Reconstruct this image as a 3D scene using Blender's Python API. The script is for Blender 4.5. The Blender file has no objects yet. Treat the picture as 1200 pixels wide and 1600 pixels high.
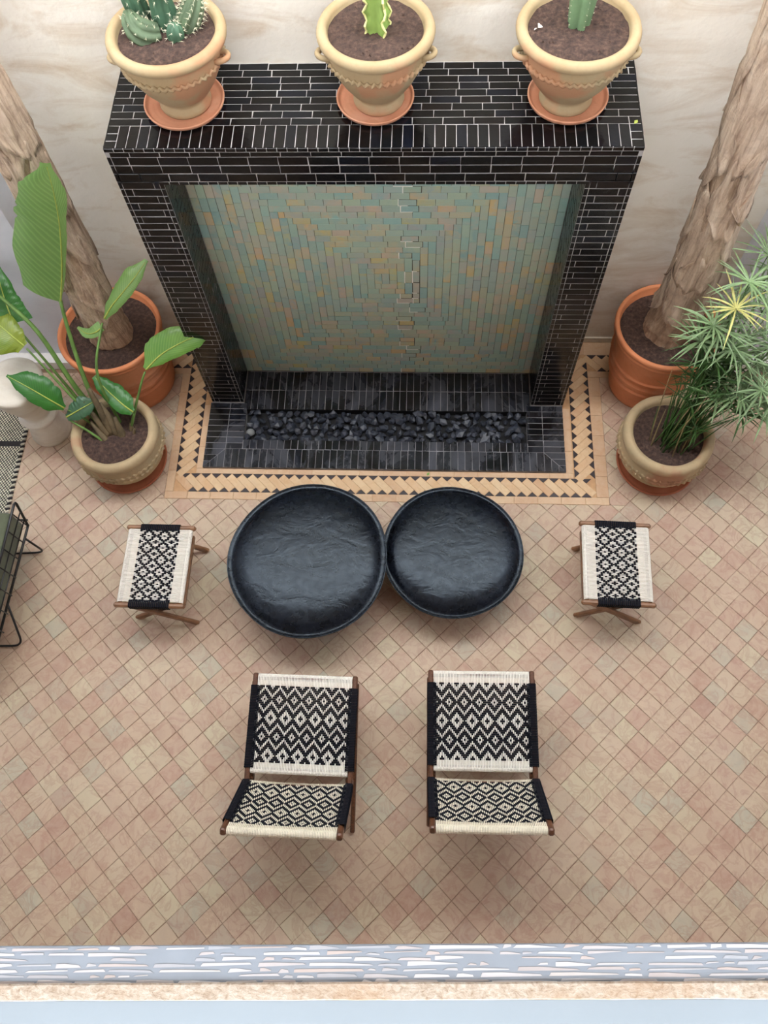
import bpy, math, random
from mathutils import Vector, Matrix

# ---------------------------------------------------------------- camera, light, exposure
S = bpy.context.scene
COL = S.collection
cam_data = bpy.data.cameras.new('camera')
cam_data.lens = 36.0 * 1285.0 / 1600.0
cam_data.sensor_width = 36.0
cam_data.clip_start = 0.02
cam = bpy.data.objects.new('camera', cam_data)
COL.objects.link(cam)
cam.matrix_world = Matrix((
    (0.9988261, -0.0164733, 0.0455522, 0.282),
    (0.0332113, 0.9174600, -0.3964393, -3.2261),
    (-0.0352617, 0.3974868, 0.9169301, 5.4209),
    (0, 0, 0, 1)))
S.camera = cam

S.view_settings.view_transform = 'Standard'
S.view_settings.look = 'None'
S.view_settings.gamma = 1.0
S.view_settings.use_curve_mapping = False
S.view_settings.exposure = 0.0

W = bpy.data.worlds.new('overcast_sky')
S.world = W
W.use_nodes = True
wn = W.node_tree.nodes
wl = W.node_tree.links
wn.clear()
w_out = wn.new('ShaderNodeOutputWorld')
w_bg = wn.new('ShaderNodeBackground')
w_bg.inputs['Color'].default_value = (0.93, 0.965, 1.0, 1)
w_bg.inputs['Strength'].default_value = 12.0
wl.new(w_bg.outputs[0], w_out.inputs['Surface'])

sun_data = bpy.data.lights.new('fill_sun', 'SUN')  # broad soft sun added to brighten the back wall and niche
sun_data.energy = 5.6
sun_data.angle = math.radians(60)
sun_data.color = (1.0, 0.95, 0.88)
sun = bpy.data.objects.new('fill_sun', sun_data)
COL.objects.link(sun)
sun.rotation_euler = (math.radians(25), math.radians(-4), 0)

R = random.Random(7)
PI = math.pi


def srgb(r, g, b):
    def f(c):
        c /= 255.0
        return c / 12.92 if c <= 0.04045 else ((c + 0.055) / 1.055) ** 2.4
    return (f(r), f(g), f(b), 1.0)


# ---------------------------------------------------------------- materials
class NT:
    def __init__(self, name):
        self.m = bpy.data.materials.new(name)
        self.m.use_nodes = True
        self.t = self.m.node_tree
        self.n = self.t.nodes
        self.b = self.n['Principled BSDF']

    def link(self, a, b):
        self.t.links.new(a, b)

    def node(self, kind, **kw):
        x = self.n.new(kind)
        for k, v in kw.items():
            setattr(x, k, v)
        return x

    def pos(self):
        return self.node('ShaderNodeNewGeometry').outputs['Position']

    def objpos(self):
        return self.node('ShaderNodeTexCoord').outputs['Object']

    def mapping(self, vec, scale):
        mp = self.node('ShaderNodeMapping')
        self.link(vec, mp.inputs['Vector'])
        mp.inputs['Scale'].default_value = scale
        return mp.outputs[0]

    def noise(self, vec, scale, detail=4, rough=0.55, distort=0.0):
        x = self.node('ShaderNodeTexNoise')
        self.link(vec, x.inputs['Vector'])
        x.inputs['Scale'].default_value = scale
        x.inputs['Detail'].default_value = detail
        x.inputs['Roughness'].default_value = rough
        x.inputs['Distortion'].default_value = distort
        return x.outputs['Fac']

    def ramp(self, fac, stops, interp='LINEAR'):
        x = self.node('ShaderNodeValToRGB')
        x.color_ramp.interpolation = interp
        e = x.color_ramp.elements
        while len(e) < len(stops):
            e.new(0.5)
        for i, (p, c) in enumerate(stops):
            e[i].position = p
            e[i].color = c if len(c) == 4 else (*c, 1)
        self.link(fac, x.inputs[0])
        return x.outputs[0]

    def mix(self, fac, a, b, mode='MIX'):
        x = self.node('ShaderNodeMix', data_type='RGBA', blend_type=mode)
        for s, v in ((x.inputs['Factor'], fac), (x.inputs[6], a), (x.inputs[7], b)):
            if isinstance(v, (int, float)):
                s.default_value = v
            elif isinstance(v, tuple):
                s.default_value = v if len(v) == 4 else (*v, 1)
            else:
                self.link(v, s)
        return x.outputs[2]

    def math(self, op, a, b=0.0):
        x = self.node('ShaderNodeMath', operation=op)
        for i, v in enumerate((a, b)):
            if isinstance(v, (int, float)):
                x.inputs[i].default_value = v
            else:
                self.link(v, x.inputs[i])
        return x.outputs[0]

    def rnd(self, salt=0.0):
        """A random number per object, or per piece where pieces share a mesh (attribute rnd)."""
        a = self.node('ShaderNodeAttribute', attribute_name='rnd')
        o = self.node('ShaderNodeObjectInfo')
        s = self.math('ADD', a.outputs['Fac'], o.outputs['Random'])
        s = self.math('MULTIPLY_ADD', s, 17.31)
        self.n[-1].inputs[2].default_value = salt
        w = self.node('ShaderNodeTexWhiteNoise', noise_dimensions='1D')
        self.link(s, w.inputs['W'])
        return w.outputs['Value']

    def bump(self, h, strength=0.2, dist=0.01):
        x = self.node('ShaderNodeBump')
        x.inputs['Strength'].default_value = strength
        x.inputs['Distance'].default_value = dist
        self.link(h, x.inputs['Height'])
        self.link(x.outputs[0], self.b.inputs['Normal'])

    def set(self, color=None, rough=None, **kw):
        for key, v in (('Base Color', color), ('Roughness', rough), *kw.items()):
            if v is None:
                continue
            s = self.b.inputs[key]
            if isinstance(v, (int, float)):
                s.default_value = v
            elif isinstance(v, tuple):
                s.default_value = v
            else:
                self.link(v, s)
        return self.m


def simple(name, color, rough=0.6, var=0.12, scale=30.0, bump=0.0, **kw):
    t = NT(name)
    p = t.pos()
    n = t.noise(p, scale)
    d = tuple(c * (1 - var) for c in color[:3]) + (1,)
    l = tuple(min(1, c * (1 + var)) for c in color[:3]) + (1,)
    if bump:
        t.bump(n, bump)
    return t.set(t.ramp(n, [(0.3, d), (0.7, l)]), rough, **kw)


def mat_plaster(name, base, stain, light, amount=1.0):
    t = NT(name)
    p = t.pos()
    big = t.noise(p, 1.1, 6, 0.6, 0.4)
    mid = t.noise(t.mapping(p, (1.0, 1.0, 2.6)), 1.9, 7, 0.66, 0.8)
    fine = t.noise(p, 38, 3)
    c = t.mix(t.math('MULTIPLY', t.ramp(big, [(0.38, (0, 0, 0)), (0.62, (1, 1, 1))]), 0.75 * amount), base, light)
    c = t.mix(t.math('MULTIPLY', t.ramp(mid, [(0.47, (0, 0, 0)), (0.72, (1, 1, 1))]), 0.9 * amount), c, stain)
    c = t.mix(t.math('MULTIPLY', fine, 0.10), c, (0.9, 0.88, 0.84))
    h = t.math('ADD', t.noise(p, 7, 5), t.math('MULTIPLY', fine, 0.15))
    t.bump(h, 0.28, 0.02)
    return t.set(c, 0.85)


M = {}
M['plaster'] = mat_plaster('cream_plaster', srgb(236, 229, 215), srgb(208, 188, 161), srgb(245, 240, 230))
M['brown_plaster'] = mat_plaster('brown_plaster', srgb(132, 112, 96), srgb(112, 92, 78), srgb(142, 124, 108))
M['white_wall'] = mat_plaster('white_paint', srgb(214, 217, 226), srgb(200, 203, 214), srgb(222, 224, 231), 0.5)
M['white_skirting'] = simple('white_skirting_paint', srgb(228, 226, 222), 0.7, 0.05)
M['cream_skirting'] = simple('cream_skirting_paint', srgb(214, 205, 186), 0.8, 0.08)


def mat_terracotta(name, stops, vein, vein_amt, rough=0.62):
    t = NT(name)
    p = t.pos()
    base = t.ramp(t.rnd(0.0), stops)
    n1 = t.noise(p, 6.5, 5, 0.6, 1.3)
    veins = t.ramp(n1, [(0.44, (0, 0, 0)), (0.495, (1, 1, 1)), (0.52, (1, 1, 1)), (0.57, (0, 0, 0))])
    c = t.mix(t.math('MULTIPLY', veins, vein_amt), base, vein)
    n2 = t.noise(p, 16, 4, 0.6, 0.6)
    c = t.mix(t.math('MULTIPLY', t.ramp(n2, [(0.35, (0, 0, 0)), (0.75, (1, 1, 1))]), 0.30), c, srgb(220, 202, 172))
    n3 = t.noise(p, 1.3, 5, 0.6)
    c = t.mix(t.math('MULTIPLY', t.ramp(n3, [(0.48, (0, 0, 0)), (0.72, (1, 1, 1))]), 0.32), c, srgb(172, 134, 110))
    c = t.mix(t.math('MULTIPLY', t.noise(p, 90, 2), 0.12), c, srgb(150, 112, 84))
    t.bump(t.math('ADD', n2, t.math('MULTIPLY', n1, 0.6)), 0.16, 0.01)
    return t.set(c, rough)


M['floor_tile'] = mat_terracotta('terracotta_tile', [
    (0.0, srgb(202, 186, 160)), (0.2, srgb(193, 167, 146)), (0.38, srgb(200, 178, 154)), (0.52, srgb(187, 155, 136)),
    (0.66, srgb(202, 192, 163)), (0.8, srgb(195, 171, 148)), (0.9, srgb(183, 180, 160)), (1.0, srgb(181, 147, 130))],
    srgb(161, 118, 102), 0.36)
M['border_brick'] = mat_terracotta('border_brick_clay', [
    (0.0, srgb(220, 188, 146)), (0.35, srgb(212, 174, 132)), (0.7, srgb(224, 196, 154)), (1.0, srgb(206, 164, 124))],
    srgb(190, 140, 98), 0.22)
M['border_strip'] = mat_terracotta('border_strip_clay', [
    (0.0, srgb(212, 178, 142)), (0.5, srgb(202, 164, 130)), (1.0, srgb(216, 186, 150))], srgb(190, 140, 98), 0.22)
M['floor_grout'] = simple('floor_joint_dirt', srgb(138, 112, 92), 0.9, 0.2, 20)
M['border_grout'] = simple('border_joint', srgb(192, 152, 112), 0.9, 0.15, 20)
M['black_triangle'] = simple('black_triangle_glaze', srgb(44, 36, 40), 0.35, 0.3, 25)


def mat_black_tile(name, dusty):
    t = NT(name)
    p = t.pos()
    c = t.ramp(t.rnd(0.3), [(0.0, srgb(9, 9, 11)), (0.3, srgb(13, 11, 12)), (0.55, srgb(9, 13, 17)),
                            (0.75, srgb(17, 12, 13)), (0.9, srgb(11, 16, 26)), (1.0, srgb(17, 17, 20))])
    n = t.noise(p, 14, 4, 0.6, 0.4)
    h = t.noise(p, 20, 2)
    t.bump(h, 0.10, 0.01)
    if dusty:
        d = t.noise(t.mapping(p, (1.6, 1.0, 1.0)), 2.6, 6, 0.62, 0.5)
        d = t.ramp(d, [(0.40, (0, 0, 0)), (0.70, (1, 1, 1))])
        d = t.math('MULTIPLY', d, t.math('ADD', t.math('MULTIPLY', t.rnd(2.2), 0.5), 0.35))
        c = t.mix(d, c, srgb(74, 76, 86))
        r = t.math('ADD', t.math('MULTIPLY', d, 0.4), 0.18)
        return t.set(c, r)
    r = t.ramp(n, [(0.3, (0.10, 0.10, 0.10)), (0.75, (0.22, 0.22, 0.22))])
    return t.set(c, r, **{'Specular IOR Level': 0.28})


M['black_tile'] = mat_black_tile('black_glazed_tile', False)
M['black_tile_dusty'] = mat_black_tile('black_glazed_tile_limescale', True)
M['white_grout'] = simple('pale_grout', srgb(166, 162, 160), 0.9, 0.25, 9)
M['repair_grout'] = simple('white_repair_grout', srgb(232, 230, 222), 0.9, 0.03)
M['grey_grout'] = simple('grey_grout', srgb(130, 128, 130), 0.9, 0.4, 6)


def mat_teal():
    t = NT('teal_glazed_tile')
    p = t.pos()
    s = [(0.0, srgb(142, 182, 176)), (0.16, srgb(172, 190, 164)), (0.32, srgb(130, 172, 174)), (0.46, srgb(186, 182, 146)),
         (0.58, srgb(154, 182, 176)), (0.70, srgb(198, 176, 150)), (0.80, srgb(162, 170, 170)), (0.88, srgb(140, 186, 180)),
         (0.94, srgb(206, 172, 126)), (1.0, srgb(190, 186, 126))]
    c1 = t.ramp(t.rnd(0.0), s)
    c2 = t.ramp(t.rnd(5.7), s)
    n = t.noise(p, 9, 4, 0.6, 0.5)
    c = t.mix(t.ramp(n, [(0.35, (0, 0, 0)), (0.65, (1, 1, 1))]), c1, c2)
    c = t.mix(t.math('MULTIPLY', t.noise(p, 45, 3), 0.2), c, srgb(196, 200, 184))
    t.bump(t.noise(p, 16, 2), 0.12, 0.01)
    return t.set(c, 0.27, **{'Specular IOR Level': 0.32})


M['teal'] = mat_teal()
M['dark_joint'] = simple('dark_joint', srgb(66, 62, 50), 0.9, 0.2)


def mat_clay(name, main, patch, pale, rough=0.8, amount=0.5):
    t = NT(name)
    p = t.pos()
    n = t.noise(p, 5.5, 5, 0.6, 0.3)
    c = t.mix(t.ramp(n, [(0.35, (0, 0, 0)), (0.62, (1, 1, 1))]), main, pale)
    n2 = t.noise(p, 3.2, 3, 0.5)
    c = t.mix(t.math('MULTIPLY', t.ramp(n2, [(0.58, (0, 0, 0)), (0.66, (1, 1, 1))]), amount), c, patch)
    c = t.mix(t.math('MULTIPLY', t.ramp(t.noise(p, 60, 3), [(0.55, (0, 0, 0)), (0.75, (1, 1, 1))]), 0.2), c, srgb(150, 116, 76))
    t.bump(t.noise(p, 40, 4), 0.12, 0.005)
    return t.set(c, rough)


M['pale_clay'] = mat_clay('pale_clay', srgb(168, 144, 108), srgb(188, 128, 94), srgb(172, 154, 120), 0.78, 0.65)
M['olive_clay'] = mat_clay('weathered_pale_clay', srgb(186, 162, 126), srgb(176, 122, 94), srgb(172, 153, 119), 0.8, 0.75)
M['terracotta'] = mat_clay('orange_terracotta', srgb(220, 142, 98), srgb(226, 162, 124), srgb(210, 130, 86), 0.75, 0.5)
M['saucer'] = mat_clay('saucer_terracotta', srgb(208, 148, 116), srgb(218, 166, 138), srgb(202, 138, 106), 0.75, 0.6)
M['dark_saucer'] = mat_clay('dark_saucer_terracotta', srgb(164, 92, 62), srgb(150, 82, 56), srgb(178, 106, 74), 0.75, 0.5)


def mat_soil():
    t = NT('potting_soil')
    p = t.pos()
    n = t.noise(p, 42, 6, 0.7)
    c = t.ramp(n, [(0.3, srgb(44, 32, 28)), (0.55, srgb(82, 62, 54)), (0.75, srgb(118, 94, 80))])
    t.bump(n, 0.8, 0.02)
    return t.set(c, 0.95)


M['soil'] = mat_soil()


def mat_leaf(name, a, b, stripe):
    t = NT(name)
    uv = t.node('ShaderNodeUVMap', uv_map='UVMap').outputs[0]
    sep = t.node('ShaderNodeSeparateXYZ')
    t.link(uv, sep.inputs[0])
    v = t.math('ABSOLUTE', t.math('SUBTRACT', sep.outputs[1], 0.5))
    w = t.math('SUBTRACT', t.math('MULTIPLY', sep.outputs[0], 150.0), t.math('MULTIPLY', v, 60.0))
    w = t.math('MULTIPLY_ADD', t.math('SINE', w), 0.5)
    t.n[-1].inputs[2].default_value = 0.5
    n = t.noise(t.pos(), 7, 3)
    c = t.mix(n, a, b)
    c = t.mix(t.math('MULTIPLY', t.math('POWER', w, 3.0), stripe), c, tuple(x * 1.55 for x in b[:3]) + (1,))
    t.bump(w, 0.10, 0.004)
    t.set(c, 0.34)
    tr = t.node('ShaderNodeBsdfTranslucent')
    t.link(c, tr.inputs['Color'])
    mx = t.node('ShaderNodeMixShader')
    mx.inputs[0].default_value = 0.22
    t.link(t.b.outputs[0], mx.inputs[1])
    t.link(tr.outputs[0], mx.inputs[2])
    t.link(mx.outputs[0], t.n['Material Output'].inputs['Surface'])
    return t.m


M['leaf_light'] = mat_leaf('pale_green_leaf', srgb(104, 148, 78), srgb(134, 170, 98), 0.35)
M['leaf_dark'] = mat_leaf('deep_green_leaf', srgb(34, 94, 36), srgb(62, 124, 44), 0.22)
M['leaf_mid'] = mat_leaf('mid_green_leaf', srgb(80, 134, 52), srgb(118, 158, 72), 0.28)
M['leaf_blue'] = mat_leaf('blue_green_leaf', srgb(48, 86, 58), srgb(80, 116, 84), 0.15)
M['leaf_yellowing'] = mat_leaf('yellowing_leaf', srgb(66, 112, 38), srgb(146, 156, 48), 0.25)
M['midrib'] = simple('yellow_green_midrib', srgb(168, 182, 82), 0.5, 0.15)
M['stem_green'] = simple('green_petiole', srgb(96, 130, 62), 0.5, 0.25, 14)
M['sheath_brown'] = simple('brown_sheath', srgb(98, 84, 60), 0.7, 0.45, 16, 0.3)
M['sedge'] = simple('grey_green_sedge', srgb(122, 148, 102), 0.45, 0.4, 5)
M['sedge_dark'] = simple('dark_green_sedge', srgb(58, 92, 40), 0.5, 0.35, 6)
M['sedge_yellow'] = simple('yellow_sedge', srgb(196, 192, 116), 0.5, 0.2, 6)
M['sedge_tip'] = simple('dry_sedge_sheath', srgb(140, 124, 84), 0.7, 0.3, 12)


def mat_bark(name, a, b, c_):
    t = NT(name)
    p = t.pos()
    v = t.mapping(p, (1, 1, 0.16))
    n = t.noise(v, 26, 6, 0.65, 0.6)
    n2 = t.noise(t.mapping(p, (0.35, 0.35, 1)), 22, 4, 0.6, 0.5)
    c = t.ramp(n, [(0.28, a), (0.5, b), (0.72, c_)])
    c = t.mix(t.math('MULTIPLY', t.ramp(n2, [(0.5, (0, 0, 0)), (0.7, (1, 1, 1))]), 0.35), c, a)
    t.bump(n, 0.9, 0.03)
    return t.set(c, 0.88)


M['bark'] = mat_bark('palm_bark', srgb(132, 110, 92), srgb(190, 164, 138), srgb(220, 198, 172))
M['bark_sheath'] = mat_bark('dry_sheath_bark', srgb(150, 124, 106), srgb(206, 182, 158), srgb(230, 212, 190))
M['bark_moss'] = simple('mossy_scar', srgb(104, 104, 58), 0.9, 0.3, 20, 0.3)

M['cactus'] = simple('blue_green_cactus', srgb(70, 104, 80), 0.6, 0.25, 12)
M['cactus_grey'] = simple('grey_green_cactus', srgb(82, 100, 74), 0.65, 0.3, 14)
M['cactus_plain'] = simple('dusty_green_cactus', srgb(112, 142, 104), 0.6, 0.2, 10)
M['euphorbia'] = simple('yellow_green_euphorbia', srgb(146, 176, 92), 0.55, 0.2, 10)
M['euphorbia_edge'] = simple('cream_margin', srgb(226, 226, 156), 0.6, 0.2, 20)
M['spine'] = simple('pale_spine', srgb(226, 222, 196), 0.5, 0.15)


def mat_wood():
    t = NT('dark_oiled_wood')
    p = t.objpos()
    n = t.noise(t.mapping(p, (3, 3, 0.6)), 22, 5, 0.6, 1.0)
    c = t.ramp(n, [(0.3, srgb(66, 40, 26)), (0.6, srgb(104, 66, 44)), (0.8, srgb(130, 88, 60))])
    return t.set(c, 0.38)


M['wood'] = mat_wood()
M['wood_light'] = simple('mid_brown_wood', srgb(134, 96, 68), 0.42, 0.25, 18)
M['white_cord'] = simple('white_cord', srgb(250, 245, 235), 0.6, 0.05, 60)
M['cream_cord'] = simple('cream_cord', srgb(240, 232, 212), 0.5, 0.08, 60)
M['black_cord'] = simple('navy_black_cord', srgb(17, 19, 27), 0.8, 0.2, 60, **{'Specular IOR Level': 0.15})


def mat_metal():
    t = NT('black_hammered_metal')
    p = t.pos()
    n = t.noise(t.mapping(p, (1.0, 1.7, 1.0)), 5.5, 5, 0.62, 0.7)
    n2 = t.noise(p, 24, 3)
    c = t.ramp(n, [(0.3, srgb(12, 14, 19)), (0.7, srgb(20, 24, 33))])
    t.bump(t.math('ADD', n, t.math('MULTIPLY', n2, 0.10)), 0.16, 0.03)
    r = t.ramp(n2, [(0.3, (0.22, 0.22, 0.22)), (0.7, (0.32, 0.32, 0.32))])
    return t.set(c, r, **{'Specular IOR Level': 0.30, 'Specular Tint': (0.75, 0.88, 1.0, 1)})


M['black_metal'] = mat_metal()
M['wire'] = simple('black_wire', srgb(22, 22, 24), 0.35, 0.1)
M['velvet'] = simple('dark_green_velvet', srgb(84, 90, 68), 0.85, 0.25, 7, 0.2, **{'Sheen Weight': 0.3})
M['stone_white'] = mat_plaster('cream_stone', srgb(222, 214, 198), srgb(202, 188, 168), srgb(232, 226, 214), 0.9)
M['black_stone'] = simple('black_stone', srgb(48, 52, 62), 0.42, 0.4, 18, 0.15)
M['grey_stone'] = simple('grey_pebble', srgb(120, 122, 122), 0.6, 0.2, 30)
M['well'] = simple('dark_well_bottom', srgb(14, 14, 18), 0.7, 0.2)


def mat_rug():
    t = NT('black_and_cream_weave')
    p = t.pos()
    sep = t.node('ShaderNodeSeparateXYZ')
    t.link(p, sep.inputs[0])
    a = t.math('SINE', t.math('MULTIPLY', sep.outputs[0], 270.0))
    b = t.math('SINE', t.math('MULTIPLY', sep.outputs[1], 230.0))
    w = t.math('MULTIPLY', a, b)
    n = t.noise(p, 60, 2)
    w = t.math('ADD', w, t.math('SUBTRACT', n, 0.5))
    c = t.ramp(w, [(0.0, srgb(66, 64, 58)), (0.05, srgb(96, 92, 82)), (0.13, srgb(222, 216, 194))])
    t.bump(w, 0.5, 0.006)
    return t.set(c, 0.95)


M['rug'] = mat_rug()
M['rug_black'] = simple('black_wool', srgb(48, 45, 46), 0.95, 0.35, 160, 0.3)
M['rug_cream'] = simple('cream_wool', srgb(206, 200, 182), 0.95, 0.2, 160, 0.3)
M['mosaic_bed'] = simple('blue_grey_mortar', srgb(116, 124, 134), 0.6, 0.06, 20)


def mat_chip():
    t = NT('marble_chip')
    c = t.ramp(t.rnd(1.1), [(0.0, srgb(188, 189, 193)), (0.4, srgb(158, 157, 160)), (0.6, srgb(160, 149, 144)),
                            (0.8, srgb(140, 147, 156)), (1.0, srgb(178, 174, 171))])
    c = t.mix(t.math('MULTIPLY', t.noise(t.mapping(t.pos(), (1, 3, 1)), 90, 4), 0.4), c, srgb(138, 132, 132))
    return t.set(c, 0.5)


M['chip'] = mat_chip()


def mat_travertine():
    t = NT('rough_travertine')
    p = t.pos()
    n = t.noise(t.mapping(p, (1, 1.4, 1)), 130, 5, 0.7, 0.4)
    n2 = t.noise(p, 9, 3)
    c = t.ramp(n, [(0.3, srgb(122, 104, 86)), (0.5, srgb(154, 142, 128)), (0.7, srgb(172, 165, 155))])
    c = t.mix(t.math('MULTIPLY', t.ramp(n2, [(0.5, (0, 0, 0)), (0.7, (1, 1, 1))]), 0.5), c, srgb(146, 118, 90))
    t.bump(n, 0.5, 0.003)
    return t.set(c, 0.8)


M['travertine'] = mat_travertine()
M['sill_paint'] = simple('pale_blue_paint', srgb(124, 135, 144), 0.6, 0.03, 6)


# ---------------------------------------------------------------- geometry helpers
class MB:
    """Collects geometry and links it as one mesh object."""

    def __init__(self):
        self.v, self.f, self.mi, self.uv, self.r = [], [], [], [], []
        self.cm, self.cr = 0, 0.0

    def add(self, verts, faces, uvs=None):
        o = len(self.v)
        self.v += [tuple(x) for x in verts]
        for f in faces:
            self.f.append([o + i for i in f])
            self.mi.append(self.cm)
            self.r.append(self.cr)
        if uvs:
            self.uv += uvs
        return self

    def box(self, a, b):
        (x0, y0, z0), (x1, y1, z1) = a, b
        v = [(x, y, z) for z in (z0, z1) for y in (y0, y1) for x in (x0, x1)]
        return self.add(v, [(0, 2, 3, 1), (4, 5, 7, 6), (0, 1, 5, 4), (2, 6, 7, 3), (0, 4, 6, 2), (1, 3, 7, 5)])

    def frame_box(self, c, ux, uy, uz, bevel=0.0):
        """Box by centre and three half-extent vectors, with a chamfer along every edge when asked."""
        c, ux, uy, uz = Vector(c), Vector(ux), Vector(uy), Vector(uz)
        if not bevel:
            v = [c + ux * i + uy * j + uz * k for k in (-1, 1) for j in (-1, 1) for i in (-1, 1)]
            return self.add(v, [(0, 2, 3, 1), (4, 5, 7, 6), (0, 1, 5, 4), (2, 6, 7, 3), (0, 4, 6, 2), (1, 3, 7, 5)])
        # rounded bar along ux: octagon section
        by, bz = bevel / uy.length, bevel / uz.length
        bx = bevel / ux.length
        sec = [(-1, -1 + bz), (-1 + by, -1), (1 - by, -1), (1, -1 + bz), (1, 1 - bz), (1 - by, 1), (-1 + by, 1), (-1, 1 - bz)]
        v = []
        for x, k in ((-1, 1 - min(by, bz)), (-1 + bx, 1), (1 - bx, 1), (1, 1 - min(by, bz))):
            for j, z in sec:
                v.append(c + ux * x + uy * (j * k) + uz * (z * k))
        f = [tuple(range(7, -1, -1)), tuple(range(24, 32))]
        for r in range(3):
            for i in range(8):
                j = (i + 1) % 8
                f.append((r * 8 + i, r * 8 + j, r * 8 + 8 + j, r * 8 + 8 + i))
        return self.add(v, f)

    def bar(self, a, b, w, t, up=(0, 0, 1), bevel=0.004, w2=None):
        """Straight timber from a to b, w wide across and t thick along up."""
        a, b = Vector(a), Vector(b)
        d = b - a
        ax = d.normalized()
        side = ax.cross(Vector(up))
        if side.length < 1e-4:
            side = ax.cross(Vector((1, 0, 0)))
        side.normalize()
        top = side.cross(ax).normalized()
        return self.frame_box((a + b) / 2, d / 2, side * (w / 2), top * (t / 2), bevel)

    def tube(self, pts, rad, seg=8, caps=True):
        pts = [Vector(p) for p in pts]
        if not isinstance(rad, (list, tuple)):
            rad = [rad] * len(pts)
        n0 = None
        base = len(self.v)
        vs, fs = [], []
        for i, p in enumerate(pts):
            d = (pts[min(i + 1, len(pts) - 1)] - pts[max(i - 1, 0)]).normalized()
            if n0 is None:
                n0 = d.cross(Vector((0, 0, 1)))
                if n0.length < 0.05:
                    n0 = d.cross(Vector((1, 0, 0)))
            n0 = (n0 - d * n0.dot(d)).normalized()
            b = d.cross(n0)
            for k in range(seg):
                a = 2 * PI * k / seg
                vs.append(p + (n0 * math.cos(a) + b * math.sin(a)) * rad[i])
        for i in range(len(pts) - 1):
            for k in range(seg):
                q = (k + 1) % seg
                fs.append((i * seg + k, i * seg + q, (i + 1) * seg + q, (i + 1) * seg + k))
        if caps:
            fs.append(tuple(range(seg - 1, -1, -1)))
            fs.append(tuple(range((len(pts) - 1) * seg, len(pts) * seg)))
        return self.add(vs, fs)

    def lathe(self, prof, seg=48, fr=None, close_top=False, close_bottom=False):
        """prof: (radius, z); fr(r, z, angle) may return a changed radius."""
        vs, fs = [], []
        for r, z in prof:
            for k in range(seg):
                a = 2 * PI * k / seg
                q = fr(r, z, a) if fr else r
                vs.append((q * math.cos(a), q * math.sin(a), z))
        for i in range(len(prof) - 1):
            for k in range(seg):
                q = (k + 1) % seg
                fs.append((i * seg + k, i * seg + q, (i + 1) * seg + q, (i + 1) * seg + k))
        if close_bottom:
            fs.append(tuple(range(seg - 1, -1, -1)))
        if close_top:
            fs.append(tuple(range((len(prof) - 1) * seg, len(prof) * seg)))
        return self.add(vs, fs)

    def poly(self, pts, z0, z1, inset=0.0015):
        """A flat piece over a convex polygon (counter-clockwise) with chamfered top edges."""
        n = len(pts)
        cx = sum(p[0] for p in pts) / n
        cy = sum(p[1] for p in pts) / n
        k = []
        for x, y in pts:
            d = math.hypot(x - cx, y - cy)
            q = max(0.3, 1 - 1.5 * inset / max(d, 1e-4))
            k.append((cx + (x - cx) * q, cy + (y - cy) * q))
        zm = z1 - inset * 0.8
        v = [(x, y, z0) for x, y in pts] + [(x, y, zm) for x, y in pts] + [(x, y, z1) for x, y in k]
        f = [tuple(range(2 * n, 3 * n))]
        for i in range(n):
            j = (i + 1) % n
            f += [(i, j, n + j, n + i), (n + i, n + j, 2 * n + j, 2 * n + i)]
        return self.add(v, f)

    def mesh(self, name, mats, smooth=False):
        me = bpy.data.meshes.new(name)
        me.from_pydata(self.v, [], self.f)
        for m in (mats if isinstance(mats, (list, tuple)) else [mats]):
            me.materials.append(m)
        if any(self.mi):
            me.polygons.foreach_set('material_index', self.mi)
        if smooth:
            me.polygons.foreach_set('use_smooth', [True] * len(me.polygons))
        if any(self.r):
            at = me.attributes.new('rnd', 'FLOAT', 'FACE')
            at.data.foreach_set('value', self.r)
        if self.uv and len(self.uv) == len(self.v):
            ul = me.uv_layers.new(name='UVMap')
            li = [0] * len(me.loops)
            me.loops.foreach_get('vertex_index', li)
            flat = []
            for i in li:
                flat += self.uv[i]
            ul.data.foreach_set('uv', flat)
        me.update()
        return me

    def obj(self, name, mats, parent=None, smooth=False, loc=None):
        return link(name, self.mesh(name, mats, smooth), parent, loc)


def link(name, me, parent=None, loc=None, mat=None):
    o = bpy.data.objects.new(name, me)
    COL.objects.link(o)
    if parent is not None:
        o.parent = parent
    if mat is not None:
        o.matrix_basis = mat
    elif loc is not None:
        o.location = loc
    return o


def tag(o, label, cat, group=None, kind=None):
    o['label'] = label
    o['category'] = cat
    if group:
        o['group'] = group
    if kind:
        o['kind'] = kind
    return o


def thing(name, label, cat, loc=(0, 0, 0), rz=0.0, group=None):
    o = bpy.data.objects.new(name, None)
    COL.objects.link(o)
    o.location = loc
    o.rotation_euler = (0, 0, rz)
    o.empty_display_size = 0.1
    return tag(o, label, cat, group)


def clip(poly, a, b, c):
    """Keep the side a*x + b*y <= c of a convex polygon."""
    out = []
    for i in range(len(poly)):
        p, q = poly[i], poly[(i + 1) % len(poly)]
        dp, dq = a * p[0] + b * p[1] - c, a * q[0] + b * q[1] - c
        if dp <= 0:
            out.append(p)
        if (dp < 0 < dq) or (dq < 0 < dp):
            t = dp / (dp - dq)
            out.append((p[0] + (q[0] - p[0]) * t, p[1] + (q[1] - p[1]) * t))
    return out


def area(p):
    return 0.5 * sum(p[i][0] * p[(i + 1) % len(p)][1] - p[(i + 1) % len(p)][0] * p[i][1] for i in range(len(p))) if len(p) > 2 else 0


CAM = Vector((0.282, -3.2261, 5.4209))
CAM_INV = cam.matrix_world.inverted()


def in_frame(p, m=0.0):
    c = CAM_INV @ Vector(p)
    u, v = 600 + 1285 * c.x / -c.z, 800 - 1285 * c.y / -c.z
    return -m < u < 1200 + m and -m < v < 1490 + m


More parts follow.
